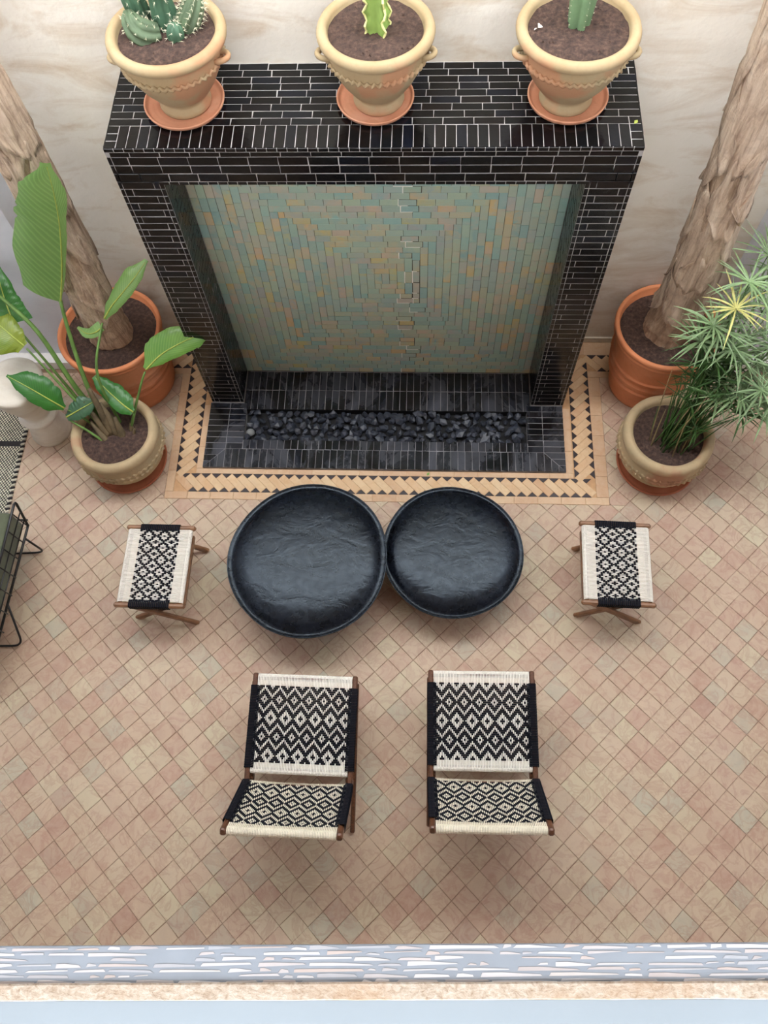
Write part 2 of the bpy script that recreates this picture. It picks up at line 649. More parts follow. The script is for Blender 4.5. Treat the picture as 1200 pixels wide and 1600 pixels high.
# ---------------------------------------------------------------- room shell
FD = 0.602          # face of the back wall
mb = MB()
mb.box((-4.4, FD, -0.05), (4.4, FD + 0.3, 6.2))
tag(mb.obj('wall_back', M['plaster']), 'cream limewashed plaster wall behind the black fountain', 'wall', kind='structure')

mb = MB()
mb.box((-4.4, 0.39, 0), (-2.322, FD - 0.001, 6.2))
mb.box((-4.4, -5.4, 0), (-4.1, 0.39, 6.2))
tag(mb.obj('wall_left', M['white_wall']), 'bluish white painted wall corner behind the white hourglass stool', 'wall', kind='structure')
mb = MB()
mb.box((2.395, 0.40, 0), (4.4, FD - 0.001, 6.2))
mb.box((4.1, -5.4, 0), (4.4, 0.40, 6.2))
tag(mb.obj('wall_right', M['white_wall']), 'bluish white painted wall corner behind the feathery sedge plant', 'wall', kind='structure')
mb = MB()
mb.box((-4.4, -4.6, 0), (4.4, -4.3, 4.0))
mb.box((-4.4, -5.4, 4.0), (4.4, -3.55, 4.2))
mb.box((-4.4, -5.0, 6.1), (4.4, -0.5, 6.25))  # unseen slab added overhead to block sky from the ledge and near floor
tag(mb.obj('wall_front', M['brown_plaster']), 'plaster wall and gallery floor on the near side, with an added shading slab overhead', 'wall', kind='structure')

for nm, x0, x1, yf, m, lab in (
        ('baseboard_left', -4.1, -2.36, 0.30, 'white_skirting', 'white skirting at the foot of the white wall, on the stool side'),
        ('baseboard_right', 2.44, 4.1, 0.33, 'white_skirting', 'white skirting at the foot of the white wall, on the sedge side')):
    mb = MB()
    mb.box((x0, yf, 0), (x1, 0.41, 0.09))
    tag(mb.obj(nm, M[m]), lab, 'skirting', kind='structure')
mb = MB()
mb.box((1.345, FD - 0.012, 0), (2.39, FD, 0.055))
mb.box((-2.318, FD - 0.012, 0), (-1.345, FD, 0.055))
tag(mb.obj('baseboard_back', M['cream_skirting']), 'low cream skirting along the back wall on both sides of the fountain', 'skirting', kind='structure')

# ---------------------------------------------------------------- floor of diagonal terracotta tiles
floor = thing('floor', 'courtyard floor of square terracotta tiles laid diagonally', 'floor')
floor['kind'] = 'structure'
mb = MB()
for a, b in (((-4.4, -5.4), (4.4, -0.36)), ((-4.4, -0.36), (-1.1, FD)), ((1.1, -0.36), (4.4, FD)), ((-1.1, -0.04), (1.1, FD))):
    mb.box((*a, -0.08), (*b, -0.006))
mb.obj('bed', M['floor_grout'], floor)

P = 0.12
E = P * math.sqrt(0.5)
GX, GY = 1.686, -2.123
BX0, BX1, BY0, BY1 = -1.603, 1.623, -0.80, 0.27     # outline of the patterned border


def tile_pieces(c):
    q = [(c[0] - E, c[1]), (c[0], c[1] - E), (c[0] + E, c[1]), (c[0], c[1] + E)]
    if q[3][1] <= BY0:
        return [q], True
    if (q[2][0] <= BX0 or q[0][0] >= BX1) and q[3][1] <= BY1:
        return [q], True
    out = [clip(q, 0, 1, BY0)]
    up = clip(q, 0, -1, -BY0)
    up = clip(up, 0, 1, BY1) if up else []
    if up:
        out += [clip(up, 1, 0, BX0), clip(up, -1, 0, -BX1)]
    return [p for p in out if len(p) > 2 and area(p) > 2e-4], False


def jitter(p, s):
    return [(x + R.uniform(-s, s), y + R.uniform(-s, s)) for x, y in p]


variants = []
for k in range(14):
    q = jitter([(-E + 0.0016, 0), (0, -E + 0.0016), (E - 0.0016, 0), (0, E - 0.0016)], 0.0016)
    t = MB()
    t.poly(q, -0.012, 0.0, 0.0022)
    variants.append(t.mesh('floor_tile', M['floor_tile']))
tiles = []
for i in range(-60, 61):
    for j in range(-60, 61):
        c = (GX + (i + j) * E, GY + (i - j) * E)
        if not (-4.1 < c[0] < 4.1 and -4.4 < c[1] < 0.42):
            continue
        ps, full = tile_pieces(c)
        if ps:
            tiles.append((c, ps, full))
# the 300 full tiles that show largest are objects of their own
hide = [(-0.47, -1.37, 0.5), (0.49, -1.28, 0.44)]


def hidden(c):
    if any(math.hypot(c[0] - x, c[1] - y) < r for x, y, r in hide):
        return True
    return (-0.7 < c[0] < -0.12 and -2.85 < c[1] < -2.25) or (0.36 < c[0] < 0.98 and -2.8 < c[1] < -2.2)


cand = [t for t in tiles if t[2] and in_frame((t[0][0], t[0][1], 0), -6) and not hidden(t[0])]
cand.sort(key=lambda t: (Vector((t[0][0], t[0][1], 0)) - CAM).length)
single = {t[0] for t in cand[:300]}
rest = MB()
for c, ps, full in tiles:
    if c in single:
        rot = Matrix.Rotation(R.uniform(-0.012, 0.012), 4, 'X') @ Matrix.Rotation(R.uniform(-0.012, 0.012), 4, 'Y') @ Matrix.Rotation(R.choice((0, PI / 2, PI, -PI / 2)), 4, 'Z')
        link('tile', variants[R.randrange(14)], floor, mat=Matrix.Translation((c[0], c[1], -0.0006 - R.uniform(0, 0.0012))) @ rot)
        continue
    for p in ps:
        rest.cr = R.random()
        n = len(p)
        cx, cy = sum(a for a, b in p) / n, sum(b for a, b in p) / n
        g = 0.0016
        p2 = []
        for x, y in p:
            d = math.hypot(x - cx, y - cy)
            p2.append((cx + (x - cx) * (1 - g / max(d, 0.01)) + R.uniform(-.0014, .0014), cy + (y - cy) * (1 - g / max(d, 0.01)) + R.uniform(-.0014, .0014)))
        o = len(rest.v)
        rest.poly(p2, -0.012, -R.uniform(0.0004, 0.0018), 0.0022)
        tx, ty = R.uniform(-0.012, 0.012), R.uniform(-0.012, 0.012)
        for k in range(o, len(rest.v)):
            x, y, z = rest.v[k]
            if z > -0.01:
                rest.v[k] = (x, y, min(0.0, z + (x - cx) * tx + (y - cy) * ty))
rest.obj('smaller_showing_tiles', M['floor_tile'], floor)['kind'] = 'stuff'

# ---------------------------------------------------------------- patterned border round the fountain
border = thing('trim_1', 'floor border of diagonal cream bricks and black triangles framing the fountain', 'floor border')
border['kind'] = 'structure'
mb = MB()
mb.box((-2.32, BY1, -0.05), (-1.33, FD, -0.004))
mb.box((1.33, BY1, -0.05), (2.39, FD, -0.004))
mb.box((BX0, BY0, -0.05), (-1.33, BY1, -0.0038))
mb.box((1.33, BY0, -0.05), (BX1, BY1, -0.0038))
mb.box((-1.33, BY0, -0.05), (1.33, -0.54, -0.0038))
mb.obj('bed', M['border_grout'], border)

OX0, OX1, OY = -1.541, 1.536, -0.742        # outer edge of the band
IX0, IX1, IY = -1.393, 1.381, -0.594        # inner edge of the band
RY0, RY1 = 0.324, 0.472                     # the band along the back wall


def strip(x0, y0, x1, y1, horizontal, step=0.17):
    n = max(1, round(((x1 - x0) if horizontal else (y1 - y0)) / step))
    for k in range(n):
        if horizontal:
            a, b = x0 + (x1 - x0) * k / n, x0 + (x1 - x0) * (k + 1) / n
            q = [(a, y0), (b, y0), (b, y1), (a, y1)]
        else:
            a, b = y0 + (y1 - y0) * k / n, y0 + (y1 - y0) * (k + 1) / n
            q = [(x0, a), (x1, a), (x1, b), (x0, b)]
        cx, cy = sum(p[0] for p in q) / 4, sum(p[1] for p in q) / 4
        q = [(x - 0.001 * (1 if x > cx else -1), y - 0.001 * (1 if y > cy else -1)) for x, y in q]
        t = MB()
        t.poly(jitter(q, 0.0008), -0.012, -0.0005, 0.0012)
        t.obj('strip_tile', M['border_strip'], border)


strip(BX0, BY0, BX1, OY, True)
strip(BX0, OY, OX0, BY1, False)
strip(OX1, OY, BX1, BY1, False)
strip(IX0, IY, IX1, -0.553, True)
strip(IX0, -0.553, -1.344, -0.01, False)
strip(1.327, -0.553, IX1, -0.01, False)
strip(-2.3, BY1, OX0, RY0, True)
strip(OX1, BY1, 2.38, RY0, True)
strip(-2.3, RY1, -1.345, FD - 0.014, True)
strip(1.345, RY1, 2.38, FD - 0.014, True)

tri_mesh = {}
pitch = 0.0769
BW = pitch / math.sqrt(2) - 0.0012
BL = 0.148 * math.sqrt(2) - pitch / math.sqrt(2)
brick_meshes = []
for k in range(8):
    t = MB()
    h, w = BL / 2 - 0.0008, BW / 2
    t.poly(jitter([(-h, -w), (h, -w), (h, w), (-h, w)], 0.0008), -0.012, 0.0, 0.0012)
    brick_meshes.append(t.mesh('diagonal_brick', M['border_brick']))
tri_meshes = []
for k in range(5):
    t = MB()
    h = pitch / 2
    t.poly(jitter([(-h + 0.003, 0.0008), (h - 0.003, 0.0008), (0, h - 0.0025)], 0.0008), -0.012, 0.0, 0.001)
    tri_meshes.append(t.mesh('black_triangle', M['black_triangle']))


def band(p0, p1, width_dir, slope):
    """Bricks and triangles along p0 -> p1; the band reaches 0.148 to width_dir."""
    p0, p1, wd = Vector((*p0, 0)), Vector((*p1, 0)), Vector((*width_dir, 0))
    d = p1 - p0
    n = round(d.length / pitch)
    ax = d.normalized()
    st = d.length / n
    for k in range(n):
        c = p0 + ax * (st * (k + 0.5)) + wd * 0.074
        ang = math.atan2(*(ax * slope + wd).yx)
        mt = Matrix.Translation((c.x, c.y, -R.uniform(0.0002, 0.0012))) @ Matrix.Rotation(ang, 4, 'Z')
        link('diagonal_brick', brick_meshes[R.randrange(8)], border, mat=mt)
        off = 0.5 * st + (0.148 * 0.5 - pitch * 0.25) * 0  # triangle foot lies between two brick ends
        for e, sgn in ((0, 1), (0.148, -1)):
            shift = (-slope if sgn > 0 else slope) * (0.074 - pitch / 2)
            b = p0 + ax * (st * (k + 0.5) + shift + st * 0.5 - pitch / 4 * 0) + wd * e
            t_along = (b - p0).dot(ax)
            if t_along < 0.02 or t_along > d.length - 0.02:
                continue
            a2 = math.atan2(*(wd * sgn).yx) - PI / 2
            link('black_triangle', tri_meshes[R.randrange(5)], border,
                 mat=Matrix.Translation((b.x, b.y, -0.0006)) @ Matrix.Rotation(a2, 4, 'Z'))


band((OX0 + 0.03, OY), (OX1 - 0.03, OY), (0, 1), -1)
band((OX0, OY + 0.15), (OX0, RY0 + 0.09), (1, 0), 1)
band((OX1, RY0 + 0.09), (OX1, OY + 0.15), (-1, 0), 1)
band((-2.3, RY0), (OX0, RY0), (0, 1), 1)
band((OX1, RY0), (2.38, RY0), (0, 1), -1)

# ---------------------------------------------------------------- the fountain
fountain = thing('fountain', 'tall wall fountain, glossy black tiled surround with a teal tiled niche', 'fountain')
fountain['kind'] = 'structure'
FW, FH, OW, OH = 1.331, 2.442, 1.088, 2.205
TY = 0.285
mb = MB()
i = 0.0022
mb.box((-FW + i, i, 0), (-OW - i, FD - 0.001, OH - i + 0.1))
mb.box((OW + i, i, 0), (FW - i, FD - 0.001, OH - i + 0.1))
mb.box((-FW + i, i, OH + i), (FW - i, FD - 0.001, FH - i))
mb.box((-OW - i, TY + 0.012, 0), (OW + i, FD - 0.001, OH + i))
mb.obj('core', M['white_grout'], fountain)

bej = []
for k in range(8):
    t = MB()
    t.poly(jitter([(-0.5, -0.5), (0.5, -0.5), (0.5, 0.5), (-0.5, 0.5)], 0.012), -1, 0, 0.0)
    # chamfer in tile proportions (0.15 x 0.05)
    v = t.v
    for q in range(8, 12):
        x, y, z = v[q]
        v[q] = (x * (1 - 0.02), y * (1 - 0.06), 0.0)
    for q in range(4, 8):
        x, y, z = v[q]
        v[q] = (x, y, -0.18)
    bej.append((t.v[:], t.f[:]))
bej_black = []
bej_dusty = []
bej_teal = []
for v, f in bej:
    for lst, m in ((bej_black, 'black_tile'), (bej_dusty, 'black_tile_dusty'), (bej_teal, 'teal')):
        t = MB()
        t.v, t.f, t.mi, t.r = v, f, [0] * len(f), [0] * len(f)
        lst.append(t.mesh('tile', M[m]))


def tile_matrix(o, u, v, a, b, c, d, th=0.007, tilt=0.01, proud=0.0012):
    """Tile over [a,b] x [c,d] in the plane o + s*u + t*v (normal u x v)."""
    u, v = Vector(u), Vector(v)
    n = u.cross(v)
    cen = Vector(o) + u * ((a + b) / 2) + v * ((c + d) / 2) + n * R.uniform(-proud, 0)
    q = Matrix.Rotation(R.uniform(-tilt, tilt), 3, u) @ Matrix.Rotation(R.uniform(-tilt, tilt), 3, v)
    u2, v2, n2 = q @ (u * (b - a)), q @ (v * (d - c)), q @ (n * th)
    return Matrix(((u2.x, v2.x, n2.x, cen.x), (u2.y, v2.y, n2.y, cen.y), (u2.z, v2.z, n2.z, cen.z), (0, 0, 0, 1)))


def put_tile(name, meshes, parent, *args, **kw):
    return link(name, meshes[R.randrange(8)], parent, mat=tile_matrix(*args, **kw))


def put_stuff(mbx, *args, **kw):
    m = tile_matrix(*args, **kw)
    v, f = bej[R.randrange(8)]
    mbx.cr = R.random()
    mbx.add([m @ Vector(p) for p in v], f)


G = 0.0036      # joint width
edges = MB()
# face of the lintel
X, Y, Z = (1, 0, 0), (0, 1, 0), (0, 0, 1)
FO = (0, 0, 0)


def row(name, meshes, o, u, v, a, b, c, d, length, offset, parent=fountain, gap=G, tilt=0.01, stuff=None, minlen=0.026):
    cuts, s = [a], a - offset + length
    while s < b - 1e-4:
        if s - cuts[-1] > minlen:
            cuts.append(s)
        s += length
    if len(cuts) > 1 and b - cuts[-1] < minlen:
        cuts.pop()
    cuts.append(b)
    for p, q in zip(cuts, cuts[1:]):
        if stuff is not None:
            put_stuff(stuff, o, u, v, p + gap / 2, q - gap / 2, c + gap / 2, d - gap / 2, tilt=tilt)
        else:
            put_tile(name, meshes, parent, o, u, v, p + gap / 2, q - gap / 2, c + gap / 2, d - gap / 2, tilt=tilt)


z = OH + 0.022
row('', None, FO, X, Z, -OW - 0.02, OW + 0.02, OH, z, 0.0512, 0.0, stuff=edges)
for k in range(3):
    row('facing_tile', bej_black, FO, X, Z, -FW + 0.022, FW - 0.022, z, z + 0.0535, 0.152, R.uniform(0, 0.15))
    row('', None, FO, X, Z, -FW, -FW + 0.022, z, z + 0.0535, 0.05, 0, stuff=edges)
    row('', None, FO, X, Z, FW - 0.022, FW, z, z + 0.0535, 0.05, 0, stuff=edges)
    z += 0.0535
row('facing_tile', bej_black, FO, X, Z, -FW + 0.022, FW - 0.022, z, z + 0.030, 0.152, 0.05)
z += 0.030
row('', None, FO, X, Z, -FW, FW, z, FH, 0.0512, 0.0, stuff=edges)
# jambs
nrow = 44
zb = 0.03
rh = (OH + 0.022 - zb) / nrow
for s in (-1, 1):
    for k in range(nrow):
        c, d = zb + k * rh, zb + (k + 1) * rh
        xo0, xo1 = FW - 0.022, FW
        xi0, xi1 = OW, OW + 0.024
        a, b = xi1, xo0
        cut = R.choice((0.036, 0.042, 0.030))
        if k % 2:
            parts = [(a, a + cut), (a + cut, b)]
        else:
            parts = [(a, b - cut), (b - cut, b)]
        for p, q in parts:
            if s < 0:
                p, q = -q, -p
            put_tile('facing_tile', bej_black, fountain, FO, X, Z, p + G / 2, q - G / 2, c + G / 2, d - G / 2)
        for p, q in ((xo0, xo1), (xi0, xi1)):
            if s < 0:
                p, q = -q, -p
            put_stuff(edges, FO, X, Z, p + G / 2, q - G / 2, c + G / 2, d - G / 2)
        # reveal of the niche and outer flank
        u = (0, -1, 0) if s > 0 else (0, 1, 0)
        # inner face: normal towards the middle
        if s > 0:
            row('reveal_tile', bej_black, (OW, 0, 0), (0, -1, 0), Z, -TY, -0.012, c, d, 0.152, (k % 2) * 0.075)
            row('', None, (FW, 0, 0), Y, Z, 0.012, FD, c, d, 0.152, (k % 2) * 0.075, stuff=edges)
        else:
            row('reveal_tile', bej_black, (-OW, 0, 0), Y, Z, 0.012, TY, c, d, 0.152, (k % 2) * 0.075)
            row('', None, (-FW, 0, 0), (0, -1, 0), Z, -FD, -0.012, c, d, 0.152, (k % 2) * 0.075, stuff=edges)
for k in range(4):
    c, d = OH + 0.022 + k * 0.054, OH + 0.022 + (k + 1) * 0.054
    row('', None, (FW, 0, 0), Y, Z, 0.012, FD, c, d, 0.152, (k % 2) * 0.075, stuff=edges)
    row('', None, (-FW, 0, 0), (0, -1, 0), Z, -FD, -0.012, c, d, 0.152, (k % 2) * 0.075, stuff=edges)
# soffit
for k in range(5):
    row('', None, (0, 0, OH), X, (0, -1, 0), -OW, OW, -0.012 - (k + 1) * 0.054, -0.012 - k * 0.054, 0.152, k * 0.06, stuff=edges)
# coping: a soldier row at the front, nine stretcher rows behind
TO = (0, 0, FH)
ns = 48
sx0, sx1 = -FW + 0.062, FW - 0.062
for k in range(ns):
    a = sx0 + (sx1 - sx0) * k / ns
    b = sx0 + (sx1 - sx0) * (k + 1) / ns
    put_tile('coping_tile', bej_black, fountain, TO, Y, (-1, 0, 0), 0.004 + G / 2, 0.158 - G / 2, -b + G / 2, -a - G / 2)
for x0, x1 in ((-FW, sx0), (sx1, FW)):
    for c, d in ((0.004, 0.055), (0.055, 0.106), (0.106, 0.158)):
        put_tile('coping_tile', bej_black, fountain, TO, X, Y, x0 + G / 2, x1 - G / 2, c + G / 2, d - G / 2)
rr = (FD - 0.158 - 0.004) / 9
for k in range(9):
    row('coping_tile', bej_black, TO, X, Y, -FW, FW, 0.158 + k * rr, 0.158 + (k + 1) * rr, 0.152, R.uniform(0.02, 0.14))
edges.obj('narrow_edge_tiles', M['black_tile'], fountain)['kind'] = 'stuff'

# teal panel: rectangular rings wound round a small core
teal_list = []
TH = 0.0495
TL = 0.108
tx0, tx1, tz0, tz1 = -OW, OW, 0.026, OH
ring = 0
while tx1 - tx0 > 0.16 and tz1 - tz0 > 0.06:
    jl = 0.004
    # top and bottom rows run full length on even rings, columns fit between
    off = R.uniform(0, TL)
    full = ring % 2 == 0

    def cut_row(a, b, o):
        s, out = a - o, []
        while s < b - 1e-4:
            p, q = max(a, s), min(b, s + TL)
            if q - p > 0.028:
                out.append([p, q])
            elif out:
                out[-1][1] = q
            s += TL
        if out:
            out[0][0] = a
        return out
    ha, hb = (tx0, tx1 - TH) if True else (tx0, tx1)
    for p, q in cut_row(tx0, tx1 - TH, off):
        teal_list.append((p, q, tz1 - TH, tz1, 0))
    for p, q in cut_row(tx0 + TH, tx1, R.uniform(0, TL)):
        teal_list.append((p, q, tz0, tz0 + TH, 0))
    for p, q in cut_row(tz0, tz1 - TH, R.uniform(0, TL)):
        teal_list.append((tx0, tx0 + TH, p, q, 1))
    for p, q in cut_row(tz0 + TH, tz1, R.uniform(0, TL)):
        teal_list.append((tx1 - TH, tx1, p, q, 1))
    tx0 += TH
    tx1 -= TH
    tz0 += TH
    tz1 -= TH
    ring += 1
for k in range(2):
    teal_list.append((tx0 + (tx1 - tx0) * k / 2, tx0 + (tx1 - tx0) * (k + 1) / 2, tz0, tz1, 0))
teal_list.sort(key=lambda t: -((t[3] + t[2]) / 2 + (t[1] - t[0]) * (t[3] - t[2]) * 60))
field = MB()
mb = MB()
mb.box((-OW, TY + 0.004, 0), (OW, TY + 0.014, OH + 0.006))
mb.obj('niche_backing', M['dark_joint'], fountain)
repair = MB()
for n_, (a, b, c, d, vert) in enumerate(teal_list):
    cx, cz = (a + b) / 2, (c + d) / 2
    g = 0.0022
    near = abs(cx - 0.185) < 0.05
    if near and R.random() < 0.7:
        g = 0.007
        if R.random() < 0.75:
            repair.box((a - 0.002, TY + 0.0017, c - 0.002), (a + 0.005, TY + 0.004, d + 0.002))
        if R.random() < 0.6:
            repair.box((a - 0.002, TY + 0.0017, c - 0.002), (a + (b - a) * R.uniform(0.5, 1.0), TY + 0.004, c + 0.005))
    o = (0, TY, 0)
    if vert:
        args = (o, Z, (-1, 0, 0), c + g / 2, d - g / 2, -b + g / 2, -a - g / 2)
    else:
        args = (o, X, Z, a + g / 2, b - g / 2, c + g / 2, d - g / 2)
    if n_ < 300:
        put_tile('glazed_tile', bej_teal, fountain, *args, tilt=0.012)
    else:
        put_stuff(field, *args, tilt=0.012)
field.obj('lower_glazed_tiles', M['teal'], fountain)['kind'] = 'stuff'
repair.obj('white_repair_joints', M['repair_grout'], fountain)

# basin: curb, ledge and gravel well
QX0, QX1, QY0 = -1.343, 1.326, -0.552
HB = 0.024
WX0, WX1, WY0, WY1 = -1.06, 1.055, -0.318, -0.055
mb = MB()
hb = HB - 0.002
mb.box((QX0 + 0.002, QY0 + 0.002, -0.02), (QX1 - 0.002, WY0 - 0.003, hb))
mb.box((QX0 + 0.002, WY0 - 0.003, -0.02), (WX0 - 0.003, 0.0, hb))
mb.box((WX1 + 0.003, WY0 - 0.003, -0.02), (QX1 - 0.002, 0.0, hb))
mb.box((WX0 - 0.003, WY1 + 0.003, -0.02), (WX1 + 0.003, TY, hb))
mb.box((WX0 - 0.03, WY0 - 0.03, -0.07), (WX1 + 0.03, WY1 + 0.03, -0.045))
mb.obj('basin_core', M['grey_grout'], fountain)
mb = MB()
mb.box((WX0 - 0.003, WY0 - 0.003, -0.046), (WX1 + 0.003, WY1 + 0.003, -0.04))
mb.box((WX0 - 0.003, WY1, -0.04), (WX1 + 0.003, WY1 + 0.002, HB - 0.004))
mb.obj('well_bottom', M['well'], fountain)
BO = (0, 0, HB)
mitre = 0.155
pt = (QX1 - QX0 - 2 * mitre) / 45
GB = 0.0032
for k in range(45):
    a = QX0 + mitre + k * pt
    put_tile('curb_tile', bej_dusty, fountain, BO, Y, (-1, 0, 0), QY0 + GB / 2, QY0 + mitre - GB / 2, -a - pt + GB / 2, -a - GB / 2, tilt=0.008)
n2 = 41
w2 = (WX1 - WX0) / n2
for k in range(n2):
    a = WX0 + k * w2
    put_tile('curb_tile', bej_dusty, fountain, BO, Y, (-1, 0, 0), QY0 + mitre + GB / 2, WY0 - GB / 2, -a - w2 + GB / 2, -a - GB / 2, tilt=0.008)
ys = QY0 + mitre
nside = 8
hs = (-0.004 - ys) / nside
for k in range(nside):
    c, d = ys + k * hs, ys + (k + 1) * hs
    for a, b in ((QX0, QX0 + mitre), (QX0 + mitre, WX0), (WX1, QX1 - mitre), (QX1 - mitre, QX1)):
        put_tile('curb_tile', bej_dusty, fountain, BO, X, Y, a + GB / 2, b - GB / 2, c + GB / 2, d - GB / 2, tilt=0.008)
# mitred corner pieces
for s in (-1, 1):
    def fx(x):
        return (QX0 + x) if s < 0 else (QX1 - x)
    for k in range(3):
        a, b = mitre * k / 3, mitre * (k + 1) / 3
        for which in (0, 1):
            if which == 0:      # upright pieces under the diagonal
                q = [(a + 0.0015, 0.001), (b - 0.0015, 0.001), (b - 0.0015, b - 0.004), (a + 0.0015, max(a - 0.001, 0.002))]
            else:
                q = [(0.001, a + 0.0015), (max(a - 0.001, 0.002), a + 0.0015), (b - 0.004, b - 0.0015), (0.001, b - 0.0015)]
            q = [(fx(x), QY0 + y) for x, y in q]
            if area(q) < 0:
                q.reverse()
            t = MB()
            t.poly(q, HB - 0.008, HB - 0.0006, 0.001)
            t.obj('curb_tile', M['black_tile_dusty'], fountain)
n3 = 42
w3 = (2 * OW - 0.008) / n3
for k in range(n3):
    a = -OW + 0.004 + k * w3
    for c, d in ((WY1, 0.114), (0.114, TY - 0.004)):
        put_tile('ledge_tile', bej_dusty, fountain, BO, Y, (-1, 0, 0), c + GB / 2, d - GB / 2, -a - w3 + GB / 2, -a - GB / 2, tilt=0.008)

# stones in the well
stone_meshes = []
for k in range(10):
    import bmesh
    bm = bmesh.new()
    bmesh.ops.create_icosphere(bm, subdivisions=1, radius=1.0)
    for v in bm.verts:
        v.co *= R.uniform(0.72, 1.15)
    for q in range(5):
        nrm = Vector((R.gauss(0, 1), R.gauss(0, 1), R.gauss(0, 1))).normalized()
        cut = R.uniform(0.45, 0.7)
        for v in bm.verts:
            d_ = v.co.dot(nrm)
            if d_ > cut:
                v.co -= nrm * (d_ - cut)
    me = bpy.data.meshes.new('gravel_stone')
    bm.to_mesh(me)
    bm.free()
    me.materials.append(M['black_stone'])
    stone_meshes.append(me)
for ix in range(36):
    for iy in range(5):
        x = WX0 + 0.03 + (WX1 - WX0 - 0.06) * (ix + (0.5 if iy % 2 else 0.0) + R.uniform(-0.24, 0.24)) / 35.6
        y = WY0 + 0.026 + (WY1 - WY0 - 0.052) * (iy + R.uniform(-0.24, 0.24)) / 4
        if x > WX1 - 0.02 or (x < -0.985 and -0.28 < y < -0.19):
            continue
        r = R.uniform(0.030, 0.046)
        o = link('gravel_stone', stone_meshes[R.randrange(10)])
        o.location = (x, y, -0.04 + r * R.uniform(0.6, 1.2))
        o.scale = (r * R.uniform(0.8, 1.25), r * R.uniform(0.75, 1.1), r * R.uniform(0.6, 0.9))
        o.rotation_euler = (R.uniform(-0.6, 0.6), R.uniform(-0.6, 0.6), R.uniform(0, 6.28))
        tag(o, 'angular black stone among many in the gravel strip of the fountain', 'stone', 'black stones in the fountain gravel strip')
bm = bmesh.new()
bmesh.ops.create_icosphere(bm, subdivisions=3, radius=0.034)
me = bpy.data.meshes.new('round_pebble')
bm.to_mesh(me)
bm.free()
me.polygons.foreach_set('use_smooth', [True] * len(me.polygons))
me.materials.append(M['grey_stone'])
o = link('round_pebble', me, loc=(-1.02, -0.24, -0.012))
o.scale = (1, 0.9, 0.8)
tag(o, 'smooth round grey pebble at the end of the black gravel strip', 'pebble')


# ---------------------------------------------------------------- pots
def ring_noise(seed, amp):
    q = random.Random(seed)
    ph = [q.uniform(0, 6.28) for _ in range(4)]

    def f(r, z, a):
        return r * (1 + amp * (math.sin(2 * a + ph[0]) + 0.6 * math.sin(3 * a + ph[1]) + 0.4 * math.sin(5 * a + ph[2] + z * 20)))
    return f


def soil_part(root, r, z, seed):
    q = random.Random(seed)
    mb = MB()
    seg, rings = 40, 9
    vs = [(0, 0, z + 0.006)]
    fs = []
    for i in range(1, rings + 1):
        for k in range(seg):
            a = 2 * PI * k / seg
            rr = r * i / rings
            vs.append((rr * math.cos(a), rr * math.sin(a), z + 0.006 * (1 - i / rings) + q.uniform(-0.004, 0.004)))
    for k in range(seg):
        fs.append((0, 1 + k, 1 + (k + 1) % seg))
    for i in range(rings - 1):
        for k in range(seg):
            j = (k + 1) % seg
            fs.append((1 + i * seg + k, 1 + (i + 1) * seg + k, 1 + (i + 1) * seg + j, 1 + i * seg + j))
    mb.add(vs, fs)
    mb.obj('soil', M['soil'], root, smooth=True)
    cl = MB()
    for _ in range(26):
        a, rr = q.uniform(0, 6.28), r * math.sqrt(q.random()) * 0.93
        s = q.uniform(0.004, 0.009)
        x, y = rr * math.cos(a), rr * math.sin(a)
        cl.add([(x - s, y, z), (x + s * .8, y - s, z + s * .2), (x + s * .3, y + s, z), (x, y, z + s * 1.3)], [(0, 1, 3), (1, 2, 3), (2, 0, 3)])
    o = cl.obj('soil_crumbs', M['soil'], root)
    o['kind'] = 'stuff'


def rope_band(parent, r, z, n=46, amp=0.006, tube=0.009, mat='pale_clay', slant=1.0):
    mb = MB()
    seg, sec = 230, 8
    vs, fs = [], []
    for k in range(seg):
        a = 2 * PI * k / seg
        for j in range(sec):
            b = 2 * PI * j / sec
            t = tube + amp * math.sin(n * a + slant * 2.2 * math.sin(b))
            vs.append(((r + t * math.cos(b)) * math.cos(a), (r + t * math.cos(b)) * math.sin(a), z + 1.2 * t * math.sin(b)))
    for k in range(seg):
        k2 = (k + 1) % seg
        for j in range(sec):
            j2 = (j + 1) % sec
            fs.append((k * sec + j, k2 * sec + j, k2 * sec + j2, k * sec + j2))
    mb.add(vs, fs)
    return mb.obj('rope_band', M[mat], parent, smooth=True)


def saucer(name, label, loc, r, mat, group=None):
    mb = MB()
    h = 0.03
    mb.lathe([(0.0001, 0.0), (r * 0.86, 0.0), (r * 0.97, 0.010), (r, h - 0.003), (r * 0.99, h), (r * 0.955, h), (r * 0.93, 0.018), (r * 0.86, 0.012),
              (r * 0.80, 0.015), (r * 0.77, 0.011), (r * 0.70, 0.014), (r * 0.67, 0.011), (r * 0.5, 0.012), (0.0001, 0.012)], 56)
    o = mb.obj(name, M[mat], smooth=True, loc=loc)
    return tag(o, label, 'saucer', group)


